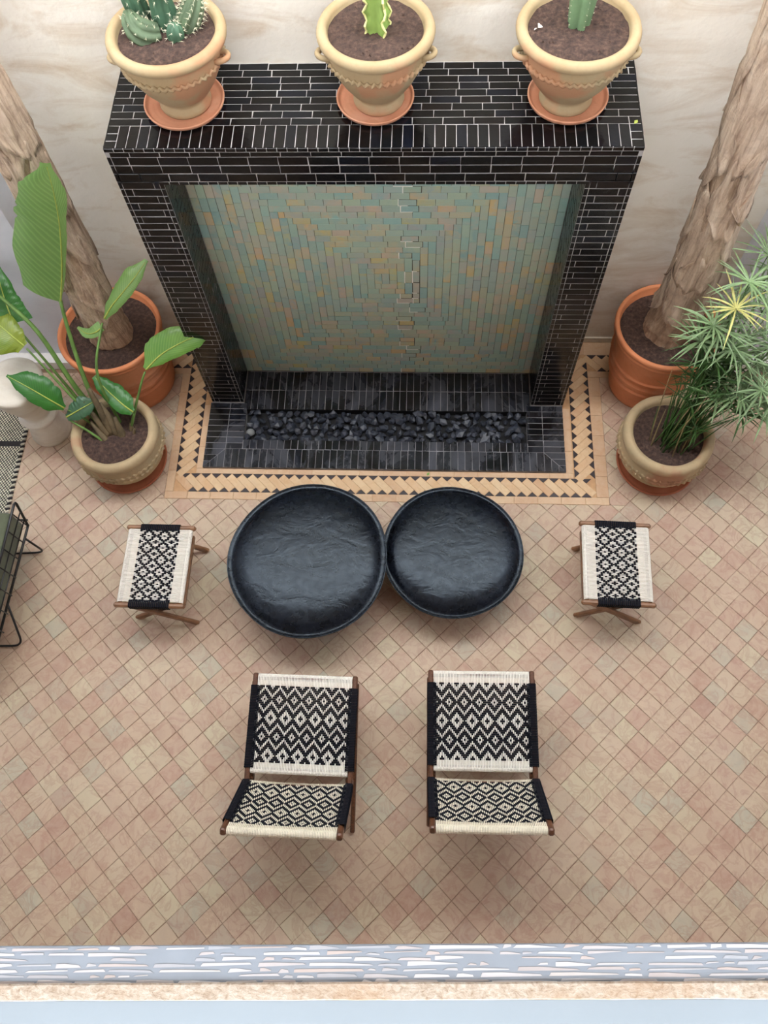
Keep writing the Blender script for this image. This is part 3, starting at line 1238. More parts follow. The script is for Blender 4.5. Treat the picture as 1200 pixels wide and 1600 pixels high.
def top_pot(label, loc, r_rim, seed, clay='pale_clay'):
    """Flared pale clay pot, 0.40 m high, standing in its saucer."""
    root = thing('potted_cactus', label, 'potted cactus', loc)
    k = r_rim / 0.284
    prof = [(0.0001, 0.0), (0.126, 0.0), (0.131, 0.012), (0.130, 0.030), (0.118, 0.045), (0.117, 0.058), (0.146, 0.09), (0.188, 0.15),
            (0.220, 0.21), (0.237, 0.26), (0.242, 0.285), (0.240, 0.315), (0.246, 0.338), (0.266, 0.345), (0.281, 0.358), (0.284, 0.374),
            (0.277, 0.391), (0.262, 0.400), (0.248, 0.399), (0.237, 0.392), (0.231, 0.380), (0.224, 0.34), (0.0001, 0.33)]
    prof = [(r * (k if r > 0.001 else 1), z) for r, z in prof]
    mb = MB()
    mb.lathe(prof, 72, ring_noise(seed, 0.003))
    pot = mb.obj('pot', M[clay], root, smooth=True)
    rope_band(pot, 0.244 * k, 0.270, mat=clay, slant=1 if seed % 2 else -0.6)
    for a in (-0.22, PI + 0.22):
        h = MB()
        pts = []
        for q in range(11):
            b = PI * q / 10
            rr = (0.236 + 0.054 * math.sin(b)) * k
            a2 = a + 0.15 * math.cos(b)
            pts.append((rr * math.cos(a2), rr * math.sin(a2), 0.292 + 0.008 * math.sin(b)))
        h.tube(pts, 0.0135, 8)
        h.obj('handle', M[clay], pot, smooth=True)
    soil_part(root, 0.228 * k, 0.368, seed)
    return root


def cactus_stem(root, pts, rad, ribs, amp, mat, spines=True, spine_len=0.02, name='cactus_stem', seed=1, every=2, per=5):
    q = random.Random(seed)
    pts = [Vector(p) for p in pts]
    seg = ribs * 6
    mb = MB()
    vs, fs = [], []
    frames = []
    n0 = Vector((1, 0, 0))
    for i, p in enumerate(pts):
        d = (pts[min(i + 1, len(pts) - 1)] - pts[max(i - 1, 0)]).normalized()
        n0 = (n0 - d * n0.dot(d)).normalized()
        b = d.cross(n0)
        frames.append((p, n0.copy(), b, d))
        for k in range(seg):
            a = 2 * PI * k / seg
            r = rad[i] * (1 + amp * (abs(math.cos(a * ribs / 2)) * 2 - 1.2))
            vs.append(p + (n0 * math.cos(a) + b * math.sin(a)) * r)
    for i in range(len(pts) - 1):
        for k in range(seg):
            j = (k + 1) % seg
            fs.append((i * seg + k, i * seg + j, (i + 1) * seg + j, (i + 1) * seg + k))
    fs.append(tuple(range((len(pts) - 1) * seg, len(pts) * seg)))
    mb.add(vs, fs)
    st = mb.obj(name, M[mat], root, smooth=True)
    if spines:
        sp = MB()
        for i in range(1, len(pts), every):
            p, n, b, d = frames[i]
            for k in range(ribs):
                a = 2 * PI * k / ribs
                out = n * math.cos(a) + b * math.sin(a)
                c = p + out * rad[i] * (1 + amp * 0.8)
                for s in range(per):
                    e = (out + Vector((q.gauss(0, .55), q.gauss(0, .55), q.gauss(0, .55)))).normalized() * spine_len * q.uniform(0.6, 1.2)
                    w = e.cross(Vector((0.3, 0.5, 0.8))).normalized() * 0.0011
                    w2 = e.cross(w).normalized() * 0.0011
                    sp.add([c + w, c - w * .5 + w2, c - w * .5 - w2, c + e], [(0, 1, 3), (1, 2, 3), (2, 0, 3)])
        o = sp.obj('spines', M['spine'], st)
        o['kind'] = 'stuff'
    return st


def curve(p0, p1, p2, n):
    p0, p1, p2 = Vector(p0), Vector(p1), Vector(p2)
    return [p0 * (1 - t) ** 2 + p1 * 2 * t * (1 - t) + p2 * t * t for t in [i / (n - 1) for i in range(n)]]


SAU = 0.012
saucer('pot_saucer', 'pink terracotta saucer under the pot with several spiny cactus stems', (-0.953, 0.308, FH), 0.206, 'saucer', 'saucers on the fountain top')
saucer('pot_saucer', 'pink terracotta saucer under the middle pot with the yellow green stem', (0.016, 0.325, FH), 0.196, 'saucer', 'saucers on the fountain top')
saucer('pot_saucer', 'pink terracotta saucer under the pot with one straight dusty green cactus', (0.974, 0.329, FH), 0.20, 'saucer', 'saucers on the fountain top')

c1 = top_pot('pale clay pot on the fountain top with a clump of spiny cactus stems', (-0.945, 0.308, FH + SAU), 0.284, 3)
zt = 0.37
cactus_stem(c1, [(0.0, 0.06, zt + 0.03 * i) for i in range(15)], [0.052 + 0.004 * math.sin(i) for i in range(14)] + [0.03], 7, 0.16, 'cactus', seed=2, spine_len=0.026)
cactus_stem(c1, curve((-0.03, 0.0, zt), (-0.14, -0.05, zt + 0.01), (-0.16, 0.04, zt + 0.09), 11), [0.045, 0.052, 0.056, 0.058, 0.058, 0.057, 0.055, 0.05, 0.045, 0.035, 0.018], 8, 0.14, 'cactus_grey', seed=3)
cactus_stem(c1, curve((-0.12, 0.10, zt - 0.01), (-0.14, 0.08, zt + 0.12), (-0.15, 0.11, zt + 0.26), 11), [0.04, 0.046, 0.05, 0.05, 0.05, 0.05, 0.048, 0.046, 0.042, 0.034, 0.018], 7, 0.15, 'cactus', seed=4)
cactus_stem(c1, curve((0.07, 0.03, zt - 0.01), (0.13, 0.05, zt + 0.06), (0.16, 0.10, zt + 0.12), 10), [0.036, 0.045, 0.05, 0.052, 0.052, 0.05, 0.048, 0.044, 0.036, 0.018], 8, 0.14, 'cactus_grey', seed=5, spine_len=0.024, per=8, every=1)
cactus_stem(c1, curve((0.05, -0.03, zt - 0.01), (0.055, -0.03, zt + 0.04), (0.06, -0.02, zt + 0.07), 6), [0.03, 0.036, 0.038, 0.036, 0.03, 0.014], 7, 0.14, 'cactus', seed=6)

c2 = top_pot('pale clay pot amid the fountain top with a wavy edged yellow green stem', (0.034, 0.318, FH + SAU), 0.276, 4)
# three-winged stem with wavy margins
mb = MB()
vs, fs = [], []
nz = 34
wing = 4
edge = MB()
for i in range(nz):
    zz = 0.362 + i * 0.02
    for w_ in range(wing):
        a = 2 * PI * w_ / wing + 0.5 + 0.010 * i
        wav = 0.062 + 0.008 * math.sin(i * 1.9 + w_ * 1.3)
        side = 0.014 * math.sin(i * 1.25 + w_ * 2)
        ta = (-math.sin(a), math.cos(a))
        bx, by = 0.015 + 0.014 * math.cos(0), 0.0
        vs.append((0.02 * math.cos(a - PI / wing) + 0.01, 0.02 * math.sin(a - PI / wing), zz))
        vs.append((wav * 0.6 * math.cos(a) - ta[0] * 0.012 + 0.01, wav * 0.6 * math.sin(a) - ta[1] * 0.012, zz))
        vs.append((wav * math.cos(a) + ta[0] * side * 0.6 + 0.01, wav * math.sin(a) + ta[1] * side * 0.6, zz))
        vs.append((wav * 0.6 * math.cos(a) + ta[0] * 0.012 + 0.01, wav * 0.6 * math.sin(a) + ta[1] * 0.012, zz))
rw = wing * 4
for i in range(nz - 1):
    for k in range(rw):
        j = (k + 1) % rw
        fs.append((i * rw + k, i * rw + j, (i + 1) * rw + j, (i + 1) * rw + k))
fs.append(tuple(range((nz - 1) * rw, nz * rw)))
mb.add(vs, fs)
st = mb.obj('cactus_stem', M['euphorbia'], c2, smooth=True)
for w_ in range(wing):
    e = MB()
    e.tube([vs[i * rw + w_ * 4 + 2] for i in range(nz)], [0.0042 + 0.0022 * (i % 2) for i in range(nz)], 5)
    e.obj('wavy_margin', M['euphorbia_edge'], st)

c3 = top_pot('pale clay pot on the fountain top with one straight dusty green cactus', (0.962, 0.314, FH + SAU), 0.286, 5)
cactus_stem(c3, [(0.0, 0.03 + 0.001 * i, 0.362 + 0.03 * i) for i in range(24)], [0.044 + 0.0022 * min(i, 9) for i in range(23)] + [0.04], 5, 0.26, 'cactus_plain', seed=9, spine_len=0.008, per=2, every=1)
t = MB()
for k, (ang, ln) in enumerate(((0.2, 0.022), (1.3, 0.030), (3.9, 0.026))):
    ca, sa = math.cos(ang), math.sin(ang)
    t.add([(-0.185, 0.0, 0.378), (-0.185 + ln * 0.6 * ca - 0.006 * sa, ln * 0.6 * sa + 0.006 * ca, 0.388),
           (-0.185 + ln * ca, ln * sa, 0.379), (-0.185 + ln * 0.6 * ca + 0.006 * sa, ln * 0.6 * sa - 0.006 * ca, 0.381)], [(0, 1, 2), (0, 2, 3)])
t.obj('fallen_petal', M['white_cord'], c3)


# ---------------------------------------------------------------- big ribbed terracotta pots with trunks
def big_pot(root, r, h, rb):
    k = 0.86
    mb = MB()
    prof = [(0.0001, 0.0), (rb - 0.006, 0.0), (rb, 0.006)]

    def rad(t):
        return rb + (r * 0.93 - rb) * t ** 0.9
    for t in [0.08 * i for i in range(1, 11)]:
        prof.append((rad(t), t * h * 0.92))
    body = []
    for p_, z_ in prof:
        body.append((p_, z_))
    for zr in (0.34, 0.46, 0.58):
        for dz, dr in ((-0.022, 0.0), (-0.016, -0.006), (-0.012, 0.010), (0.0, 0.018), (0.006, 0.014), (0.010, 0.0)):
            zz = zr * h + dz
            body.append((rad(zz / h / 0.92) + dr, zz))
    body = sorted(body[3:], key=lambda q: q[1])
    full = prof[:3] + body
    full += [(rad(0.96), h * 0.87), (r * 0.935, h * 0.885), (r * 0.975, h * 0.89), (r * 0.985, h * 0.905), (r * 0.978, h * 0.925), (r * 0.968, h * 0.935), (r * 0.99, h * 0.945), (r, h * 0.965), (r * 0.995, h * 0.985),
             (r * 0.975, h), (r * 0.93, h), (r * 0.905, h * 0.985), (r * 0.89, h * 0.9), (0.0001, h * 0.88)]
    mb.lathe(full, 80)
    return mb.obj('pot', M['terracotta'], root, smooth=True)


def trunk(root, path, rad, seed, z_soil):
    q = random.Random(seed)
    n = 80
    pts, rs = [], []
    for i in range(n):
        t = i / (n - 1) * (len(path) - 1)
        k = min(int(t), len(path) - 2)
        f = t - k
        pts.append(Vector(path[k]).lerp(Vector(path[k + 1]), f))
        rs.append(rad[k] * (1 - f) + rad[k + 1] * f)
    seg = 40
    ph = [q.uniform(0, 6.28) for _ in range(9)]
    vs, fs = [], []
    for i, p in enumerate(pts):
        zz = p.z
        for k in range(seg):
            a = 2 * PI * k / seg
            scar = 0.0
            if i < 24:
                sc = (zz * 9 + 0.35 * math.sin(a + ph[0])) % 1.0
                scar = 0.075 * (1 - sc) - 0.05 * (sc < 0.15)
            r = rs[i] * (1 + scar + 0.035 * math.sin(2 * a + ph[1] + zz * 2) + 0.022 * math.sin(5 * a + ph[2] + zz * 3)
                         + 0.016 * math.sin(11 * a + ph[3] + zz * 1.5) + 0.012 * math.sin(zz * 23 + ph[4] + 2 * a))
            vs.append((p.x + r * math.cos(a), p.y + r * math.sin(a), zz))
    for i in range(n - 1):
        for k in range(seg):
            j = (k + 1) % seg
            fs.append((i * seg + k, i * seg + j, (i + 1) * seg + j, (i + 1) * seg + k))
    fs.append(tuple(range((n - 1) * seg, n * seg)))
    mb = MB()
    mb.add(vs, fs)
    tr = mb.obj('trunk', M['bark'], root, smooth=True)
    # torn old leaf sheaths hugging the upper trunk
    for s in range(15):
        i0 = 13 + s * 4 + q.randrange(3)
        span = q.randrange(13, 24)
        if i0 + span >= n:
            span = n - 1 - i0
        if span < 6:
            continue
        a0 = -1.9 + (s % 3 - 1) * 1.5 + q.uniform(-0.5, 0.5)
        wid = q.uniform(0.8, 1.35)
        nu, nv = 14, span + 1
        sv, sf = [], []
        p1, p2 = q.uniform(0, 6), q.uniform(0, 6)
        for lay in (0, 1):
            for v in range(nv):
                t = v / (nv - 1)
                i = i0 + v
                ww = wid * (0.75 + 0.25 * math.sin(t * PI * 0.85 + 0.4)) * (0.35 + 0.65 * min(1, t * 3.2 + 0.05)) * (1.0 - 0.5 * max(0, t - 0.75) * 4 * 0.6)
                for u in range(nu):
                    s_ = u / (nu - 1) * 2 - 1
                    a = a0 + s_ * ww + 0.09 * math.sin(t * 9 + p1) + 0.04 * math.sin(t * 23 + p2 + s_ * 3)
                    lift = rs[i] * (1.055 + 0.05 * (1 - t) + 0.015 * math.sin(t * 15 + p2) + 0.055 * math.exp(-((t) / 0.12) ** 2) + 0.022 * math.sin(s_ * 9 + p1))
                    lift += 0.006 * math.sin(a * 9 + p1) - (0.010 if lay else 0) + 0.012 * abs(s_) ** 3
                    dz = 0.02 * math.sin(s_ * 5 + p2) * (1 - t) + 0.03 * math.sin(s_ * 7 + p1) * t
                    sv.append((pts[i].x + lift * math.cos(a), pts[i].y + lift * math.sin(a), pts[i].z + dz))
        lo = nu * nv
        for v in range(nv - 1):
            for u in range(nu - 1):
                a_, b_, c_, d_ = v * nu + u, v * nu + u + 1, (v + 1) * nu + u + 1, (v + 1) * nu + u
                sf.append((a_, b_, c_, d_))
                sf.append((lo + d_, lo + c_, lo + b_, lo + a_))
        for v in range(nv - 1):
            for u in (0, nu - 1):
                a_, d_ = v * nu + u, (v + 1) * nu + u
                sf.append((a_, d_, lo + d_, lo + a_) if u == 0 else (d_, a_, lo + a_, lo + d_))
        for u in range(nu - 1):
            for v in (0, nv - 1):
                a_, b_ = v * nu + u, v * nu + u + 1
                sf.append((b_, a_, lo + a_, lo + b_) if v == 0 else (a_, b_, lo + b_, lo + a_))
        sh = MB()
        sh.add(sv, sf)
        sh.obj('bark_sheath', M['bark_sheath'], tr, smooth=True)
    return tr


tl = thing('potted_palm', 'thick palm trunk in a ribbed terracotta pot behind the big leafed plant', 'potted palm', (-1.955, 0.215, 0))
big_pot(tl, 0.371, 0.66, 0.295)
soil_part(tl, 0.328, 0.600, 21)
trunk(tl, [(0, 0, 0.58), (0.0, 0, 0.8), (0.03, 0, 1.3), (0.05, 0, 1.9), (0.06, 0.0, 2.5), (0.02, 0.01, 3.3)], [0.15, 0.138, 0.125, 0.118, 0.115, 0.11], 31, 0.595)
tr_ = thing('potted_palm', 'thick palm trunk in a ribbed terracotta pot behind the feathery sedge', 'potted palm', (1.945, 0.235, 0))
big_pot(tr_, 0.357, 0.71, 0.255)
soil_part(tr_, 0.315, 0.645, 22)
trunk(tr_, [(0.02, 0.02, 0.62), (0.02, 0.02, 0.85), (0.015, 0.01, 1.3), (-0.02, 0.0, 1.9), (-0.06, 0.0, 2.5), (-0.12, 0.0, 3.4)], [0.17, 0.15, 0.135, 0.128, 0.122, 0.118], 32, 0.64)


# ---------------------------------------------------------------- smaller planted pots on the floor
def belly_pot(root, r, h, clay):
    k = r / 0.313
    prof = [(0.0001, 0.0), (0.19, 0.0), (0.20, 0.006), (0.240, 0.05), (0.280, 0.11), (0.304, 0.17), (0.312, 0.215), (0.308, 0.25), (0.297, 0.272), (0.294, 0.283),
            (0.305, 0.292), (0.313, 0.306), (0.313, 0.325), (0.306, 0.345), (0.290, 0.358), (0.272, 0.360), (0.252, 0.352), (0.243, 0.335), (0.238, 0.31), (0.0001, 0.30)]
    prof = [(a * (k if a > 0.001 else 1), b * h / 0.36) for a, b in prof]
    mb = MB()
    mb.lathe(prof, 72, ring_noise(int(r * 1000), 0.004))
    pot = mb.obj('pot', M[clay], root, smooth=True)
    rope_band(pot, 0.310 * k, 0.232 * h / 0.36, 46, 0.0062, 0.0085, clay, 0.3)
    rope_band(pot, 0.311 * k, 0.198 * h / 0.36, 46, 0.0062, 0.0085, clay, 0.3)
    return pot


saucer('floor_saucer', 'dark terracotta saucer on the floor under the big leafed plant pot', (-1.900, -0.497, 0), 0.285, 'dark_saucer')
saucer('floor_saucer', 'dark terracotta saucer on the floor under the sedge pot', (1.975, -0.450, 0), 0.285, 'dark_saucer')

bp = thing('potted_strelitzia', 'big leafed green plant in a pale banded clay pot beside the white stool', 'potted plant', (-1.888, -0.488, 0.012))
belly_pot(bp, 0.310, 0.42, 'olive_clay')
soil_part(bp, 0.240, 0.372, 41)
base = Vector((-1.888, -0.488, 0.012))
LEAVES = {
    'A': ([(-1.93, -0.45, 0.34), (-1.99, -0.3, 0.75)], [(-2.019, -0.013, 1.25), (-1.894, 0.003, 1.55), (-1.764, -0.005, 1.9), (-1.681, -0.027, 2.17), (-1.611, -0.07, 2.42)], [0.24, 0.29, 0.245, 0.18, 0.03], [0.005, 0.02, 0.035, 0.06, 0.02], 'leaf_light'),
    'B': ([(-1.8, -0.42, 0.34), (-1.7, -0.3, 0.56)], [(-1.599, -0.187, 0.75), (-1.5, -0.106, 0.8), (-1.387, -0.051, 0.84), (-1.267, 0.003, 0.86), (-1.147, 0.06, 0.84)], [0.03, 0.13, 0.13, 0.09, 0.01], [0.005, 0.06, 0.075, 0.075, 0.01], 'leaf_mid'),
    'C': ([(-1.86, -0.4, 0.34), (-1.9, -0.27, 0.8), (-1.844, -0.04, 1.0)], [(-1.818, 0.017, 1.04), (-1.746, 0.06, 1.12), (-1.656, 0.118, 1.19), (-1.576, 0.195, 1.24), (-1.508, 0.305, 1.27)], [0.01, 0.045, 0.07, 0.08, 0.02], [0.015, 0.045, 0.05, 0.04, 0.01], 'leaf_light'),
    'C2': ([], [(-1.838, -0.025, 1.0), (-1.892, -0.052, 0.98), (-1.957, -0.043, 0.96), (-2.027, 0.008, 0.96)], [0.02, 0.03, 0.03, 0.01], [0.05, 0.05, 0.04, 0.01], 'leaf_light'),
    'D': ([(-1.98, -0.46, 0.34), (-2.08, -0.42, 0.48)], [(-2.169, -0.417, 0.62), (-2.232, -0.405, 0.7), (-2.309, -0.378, 0.76), (-2.4, -0.339, 0.8), (-2.511, -0.287, 0.82)], [0.02, 0.075, 0.08, 0.06, 0.008], [0.02, 0.1, 0.12, 0.1, 0.01], 'leaf_dark'),
    'E': ([(-1.8, -0.45, 0.34)], [(-1.718, -0.4, 0.55), (-1.781, -0.363, 0.58), (-1.862, -0.3, 0.61), (-1.929, -0.243, 0.64), (-1.99, -0.184, 0.66)], [0.03, 0.065, 0.06, 0.05, 0.02], [0.02, 0.085, 0.09, 0.06, 0.02], 'leaf_dark'),
    'F': ([(-1.93, -0.55, 0.34), (-2.05, -0.5, 0.45)], [(-2.177, -0.447, 0.55), (-2.107, -0.423, 0.58), (-2.042, -0.393, 0.6), (-1.955, -0.337, 0.61)], [0.02, 0.07, 0.085, 0.01], [0.03, 0.06, 0.06, 0.01], 'leaf_blue'),
    'G': ([(-1.96, -0.45, 0.34), (-2.104, -0.355, 0.62), (-2.235, -0.249, 0.82)], [(-2.344, -0.161, 0.98), (-2.407, -0.122, 1.03), (-2.493, -0.058, 1.06), (-2.604, 0.017, 1.06)], [0.06, 0.15, 0.16, 0.08], [0.03, 0.08, 0.10, 0.04], 'leaf_yellowing'),
    'H': ([(-1.94, -0.43, 0.34), (-2.094, -0.285, 0.68), (-2.231, -0.105, 1.05), (-2.39, 0.008, 1.22)], [(-2.452, 0.041, 1.28), (-2.52, 0.081, 1.33), (-2.626, 0.156, 1.36)], [0.03, 0.1, 0.03], [0.03, 0.1, 0.03], 'leaf_dark'),
    'I': ([(-1.99, -0.44, 0.34), (-2.144, -0.284, 0.62), (-2.263, -0.173, 0.82), (-2.361, -0.081, 0.98)], [(-2.421, -0.016, 1.03), (-2.449, 0.06, 1.1), (-2.48, 0.159, 1.17), (-2.517, 0.301, 1.25)], [0.08, 0.07, 0.06, 0.03], [0.12, 0.1, 0.07, 0.02], 'leaf_dark'),
}


def smooth_path(p, n):
    """Catmull-Rom through the points."""
    p = [Vector(x) for x in p]
    if len(p) < 3:
        return [p[0].lerp(p[-1], i / (n - 1)) for i in range(n)]
    q = [p[0] * 2 - p[1]] + p + [p[-1] * 2 - p[-2]]
    out = []
    for i in range(n):
        t = i / (n - 1) * (len(p) - 1)
        k = min(int(t), len(p) - 2)
        f = t - k
        a, b, c, d = q[k], q[k + 1], q[k + 2], q[k + 3]
        out.append(0.5 * ((2 * b) + (c - a) * f + (2 * a - 5 * b + 4 * c - d) * f * f + (3 * b - a - 3 * c + d) * f ** 3))
    return out


def interp(ws, t):
    x = t * (len(ws) - 1)
    k = min(int(x), len(ws) - 2)
    f = x - k
    f = f * f * (3 - 2 * f)
    return ws[k] * (1 - f) + ws[k + 1] * f


lr = random.Random(5)
for key, (stem, rib, wlft, wrgt, mat_) in LEAVES.items():
    rib = [Vector(x) - base for x in rib]
    stem = [Vector(x) - base for x in stem]
    n = 34
    path = smooth_path(rib, n)
    mb = MB()
    vs, fs, uv = [], [], []
    nu = 6
    tear = {lr.randrange(8, 30) for _ in range(3)}
    ph = lr.uniform(0, 6)
    for i, p in enumerate(path):
        t = i / (n - 1)
        d = (path[min(i + 1, n - 1)] - path[max(i - 1, 0)]).normalized()
        view = (CAM - base - p).normalized()
        up = Vector((0.05, -0.35, 0.93))
        nrm = (view * (0.9 if key == 'A' else 0.55) + up * 0.45)
        nrm = (nrm - d * nrm.dot(d)).normalized()
        side = nrm.cross(d).normalized()
        for u in range(-nu, nu + 1):
            s = u / nu
            w = interp(wlft, t) if s > 0 else interp(wrgt, t)
            if i in tear and abs(s) > 0.5:
                w *= 0.93
            fold = 0.16 if key not in ('A', 'C') else 0.08
            off = side * (s * w) + nrm * (fold * w * abs(s) ** 1.3 - 0.25 * w * abs(s) ** 3 + 0.0022 * math.sin(i * 1.7 + ph) * abs(s))
            vs.append(p + off)
            uv.append((t * 1.0, 0.5 + 0.5 * s))
    m_ = 2 * nu + 1
    for i in range(n - 1):
        for u in range(2 * nu):
            fs.append((i * m_ + u, i * m_ + u + 1, (i + 1) * m_ + u + 1, (i + 1) * m_ + u))
    mb.add(vs, fs, uv)
    leaf = mb.obj('leaf', M[mat_], bp, smooth=True)
    rb_ = MB()
    rb_.tube([p + Vector((0, -0.001, 0.003)) for p in path[:-1]], [0.006 * (1 - 0.75 * i / n) for i in range(n - 1)], 6)
    rb_.obj('midrib', M['midrib'], leaf, smooth=True)
    if stem:
        sp = smooth_path(stem + rib[:2], 26)
        j = [i for i, p in enumerate(sp) if (p - rib[0]).length < 0.03]
        sp = sp[:(j[0] + 1) if j else 24]
        pm = MB()
        big = key in ('A', 'H')
        pm.tube(sp, [(0.020 if big else 0.012) - (0.010 if big else 0.006) * i / len(sp) for i in range(len(sp))], 8)
        pm.obj('petiole', M['stem_green'], bp, smooth=True)
# brown overlapping sheaths at the foot
for a, b, r0, r1 in (((-0.02, 0.02, 0.355), (-0.10, 0.18, 0.72), 0.036, 0.013), ((0.02, 0.02, 0.355), (-0.06, 0.13, 0.58), 0.042, 0.018), ((-0.05, 0.0, 0.355), (-0.16, 0.13, 0.60), 0.030, 0.012),
                     ((-0.06, -0.04, 0.355), (-0.15, 0.05, 0.46), 0.026, 0.012), ((0.11, 0.04, 0.355), (0.12, 0.07, 0.43), 0.022, 0.011), ((0.05, 0.0, 0.355), (0.03, 0.07, 0.5), 0.034, 0.014),
                     ((0.13, 0.01, 0.355), (0.15, 0.03, 0.41), 0.014, 0.008)):
    t = MB()
    c_ = curve(a, ((a[0] * .7 + b[0] * .3), (a[1] * .7 + b[1] * .3), (a[2] + b[2]) / 2), b, 9)
    t.tube(c_, [r0 + (r1 - r0) * i / 8 for i in range(9)], 10)
    t.obj('sheath', M['sheath_brown'], bp, smooth=True)

sp_ = thing('potted_sedge', 'feathery umbrella sedge with grey green blades in a pale banded clay pot', 'potted plant', (1.965, -0.442, 0.012))
belly_pot(sp_, 0.311, 0.42, 'olive_clay')
soil_part(sp_, 0.240, 0.372, 42)
sbase = Vector((1.965, -0.442, 0.012))
UMB = [(2.30, 0.16, 1.5, 0), (2.16, -0.04, 1.5, 0), (2.096, -0.166, 1.42, 1), (2.043, -0.222, 1.28, 0), (2.007, -0.272, 0.98, 2), (2.28, -0.153, 1.1, 0),
       (2.334, -0.054, 1.3, 0), (2.284, -0.363, 0.92, 0), (2.412, -0.535, 0.9, 0), (2.008, -0.216, 1.12, 2), (2.196, -0.203, 0.95, 2), (2.353, -0.282, 1.0, 0),
       (2.373, 0.10, 1.4, 0), (2.489, -0.411, 1.0, 0), (2.276, 0.069, 1.3, 0), (2.173, -0.24, 0.8, 2), (2.137, -0.294, 1.2, 0), (2.382, -0.292, 1.2, 0),
       (2.335, -0.49, 1.05, 0), (2.10, -0.12, 1.35, 0), (2.05, -0.33, 0.85, 2), (2.12, -0.36, 0.95, 2), (2.22, -0.30, 1.1, 0), (2.45, -0.2, 1.25, 0), (1.95, -0.24, 1.2, 0), (2.0, -0.2, 1.3, 0), (2.06, -0.30, 1.1, 2), (2.55, -0.35, 1.0, 0), (2.15, -0.42, 0.85, 0), (2.35, -0.42, 0.85, 0), (2.45, -0.50, 1.0, 0), (2.30, -0.52, 0.8, 2), (2.5, -0.3, 1.1, 0), (2.24, -0.46, 0.95, 0)]
ur = random.Random(11)


def blade(mb, c, d, length, width, droop, seg=5):
    d = d.normalized()
    side = d.cross(Vector((0, 0, 1)))
    if side.length < 0.1:
        side = Vector((1, 0, 0))
    side.normalize()
    vs, fs = [], []
    for i in range(seg + 1):
        t = i / seg
        p = c + d * (length * t) + Vector((0, 0, -droop * length * t * t))
        w = width * (0.55 + 0.9 * t if t < 0.35 else 0.87 * (1 - ((t - 0.35) / 0.65) ** 1.6)) * 0.5
        w = max(w, 0.0006)
        n = side.cross(d).normalized()
        vs += [p - side * w, p - n * (w * 0.35), p + side * w]
    for i in range(seg):
        a = i * 3
        fs += [(a, a + 1, a + 4, a + 3), (a + 1, a + 2, a + 5, a + 4)]
    mb.add(vs, fs)


for (x, y, z, k) in UMB:
    top = Vector((x, y, z)) - sbase
    a = ur.uniform(0, 6.28)
    rr = ur.uniform(0.01, 0.13)
    foot = Vector((rr * math.cos(a) + 0.02, rr * math.sin(a) * 0.6 - 0.04, 0.365))
    midp = foot.lerp(top, 0.5) + Vector((-0.10 * (top.x) - 0.01, -0.05, 0.10))
    t = MB()
    pts = curve(foot, midp, top, 10)
    t.tube(pts, [0.0055 - 0.0025 * i / 9 for i in range(10)], 6)
    st = t.obj('stem', M['sedge_dark'], sp_, smooth=True)
    u = MB()
    ax = (pts[-1] - pts[-2]).normalized()
    ncount = 20 if k != 1 else 14
    for q in range(ncount):
        a = 2 * PI * q / ncount + ur.uniform(-0.15, 0.15)
        el = ur.uniform(-0.25, 0.5) if k != 2 else ur.uniform(0.1, 0.9)
        d = Vector((math.cos(a) * math.cos(el), math.sin(a) * math.cos(el), math.sin(el))) + ax * 0.25
        blade(u, top, d, ur.uniform(0.18, 0.30), ur.uniform(0.012, 0.019), ur.uniform(0.1, 0.45))
    o = u.obj('blade_whorl', M[('sedge', 'sedge_yellow', 'sedge_dark')[k]], st)
    if k == 1:
        o['label'] = 'yellowed whorl of blades'
# short stems and cut stubs crowding the pot
for q in range(46):
    a = ur.uniform(0, 6.28)
    rr = 0.15 * math.sqrt(ur.random())
    foot = Vector((rr * math.cos(a) + 0.01, rr * math.sin(a) * 0.75 - 0.05, 0.365))
    ln = ur.uniform(0.25, 0.62)
    tip = foot + Vector((ur.uniform(-0.03, 0.16) + foot.x * 0.4, ur.uniform(-0.02, 0.20) + 0.05, ln))
    t = MB()
    pts = curve(foot, foot.lerp(tip, 0.5) + Vector((-0.02, -0.02, 0.05)), tip, 7)
    t.tube(pts, [0.005, 0.005, 0.0045, 0.004, 0.0036, 0.003, 0.0015], 5)
    st = t.obj('stem', M['sedge_dark' if q % 4 else 'sedge_tip'], sp_, smooth=True)
    if q % 3 == 0:
        u = MB()
        for w_ in range(9):
            a = ur.uniform(0, 6.28)
            blade(u, tip, Vector((math.cos(a) * 0.8, math.sin(a) * 0.8, ur.uniform(0.1, 0.9))), ur.uniform(0.10, 0.19), 0.008, 0.2)
        u.obj('blade_whorl', M['sedge_dark'], st)


# ---------------------------------------------------------------- metal tables
def outline(seed, amp):
    q = random.Random(seed)
    ph = [q.uniform(0, 6.28) for _ in range(5)]

    def f(r, z, a):
        return r * (1 + amp * (math.sin(2 * a + ph[0]) + 0.7 * math.sin(3 * a + ph[1]) + 0.35 * math.sin(5 * a + ph[2])))
    return f


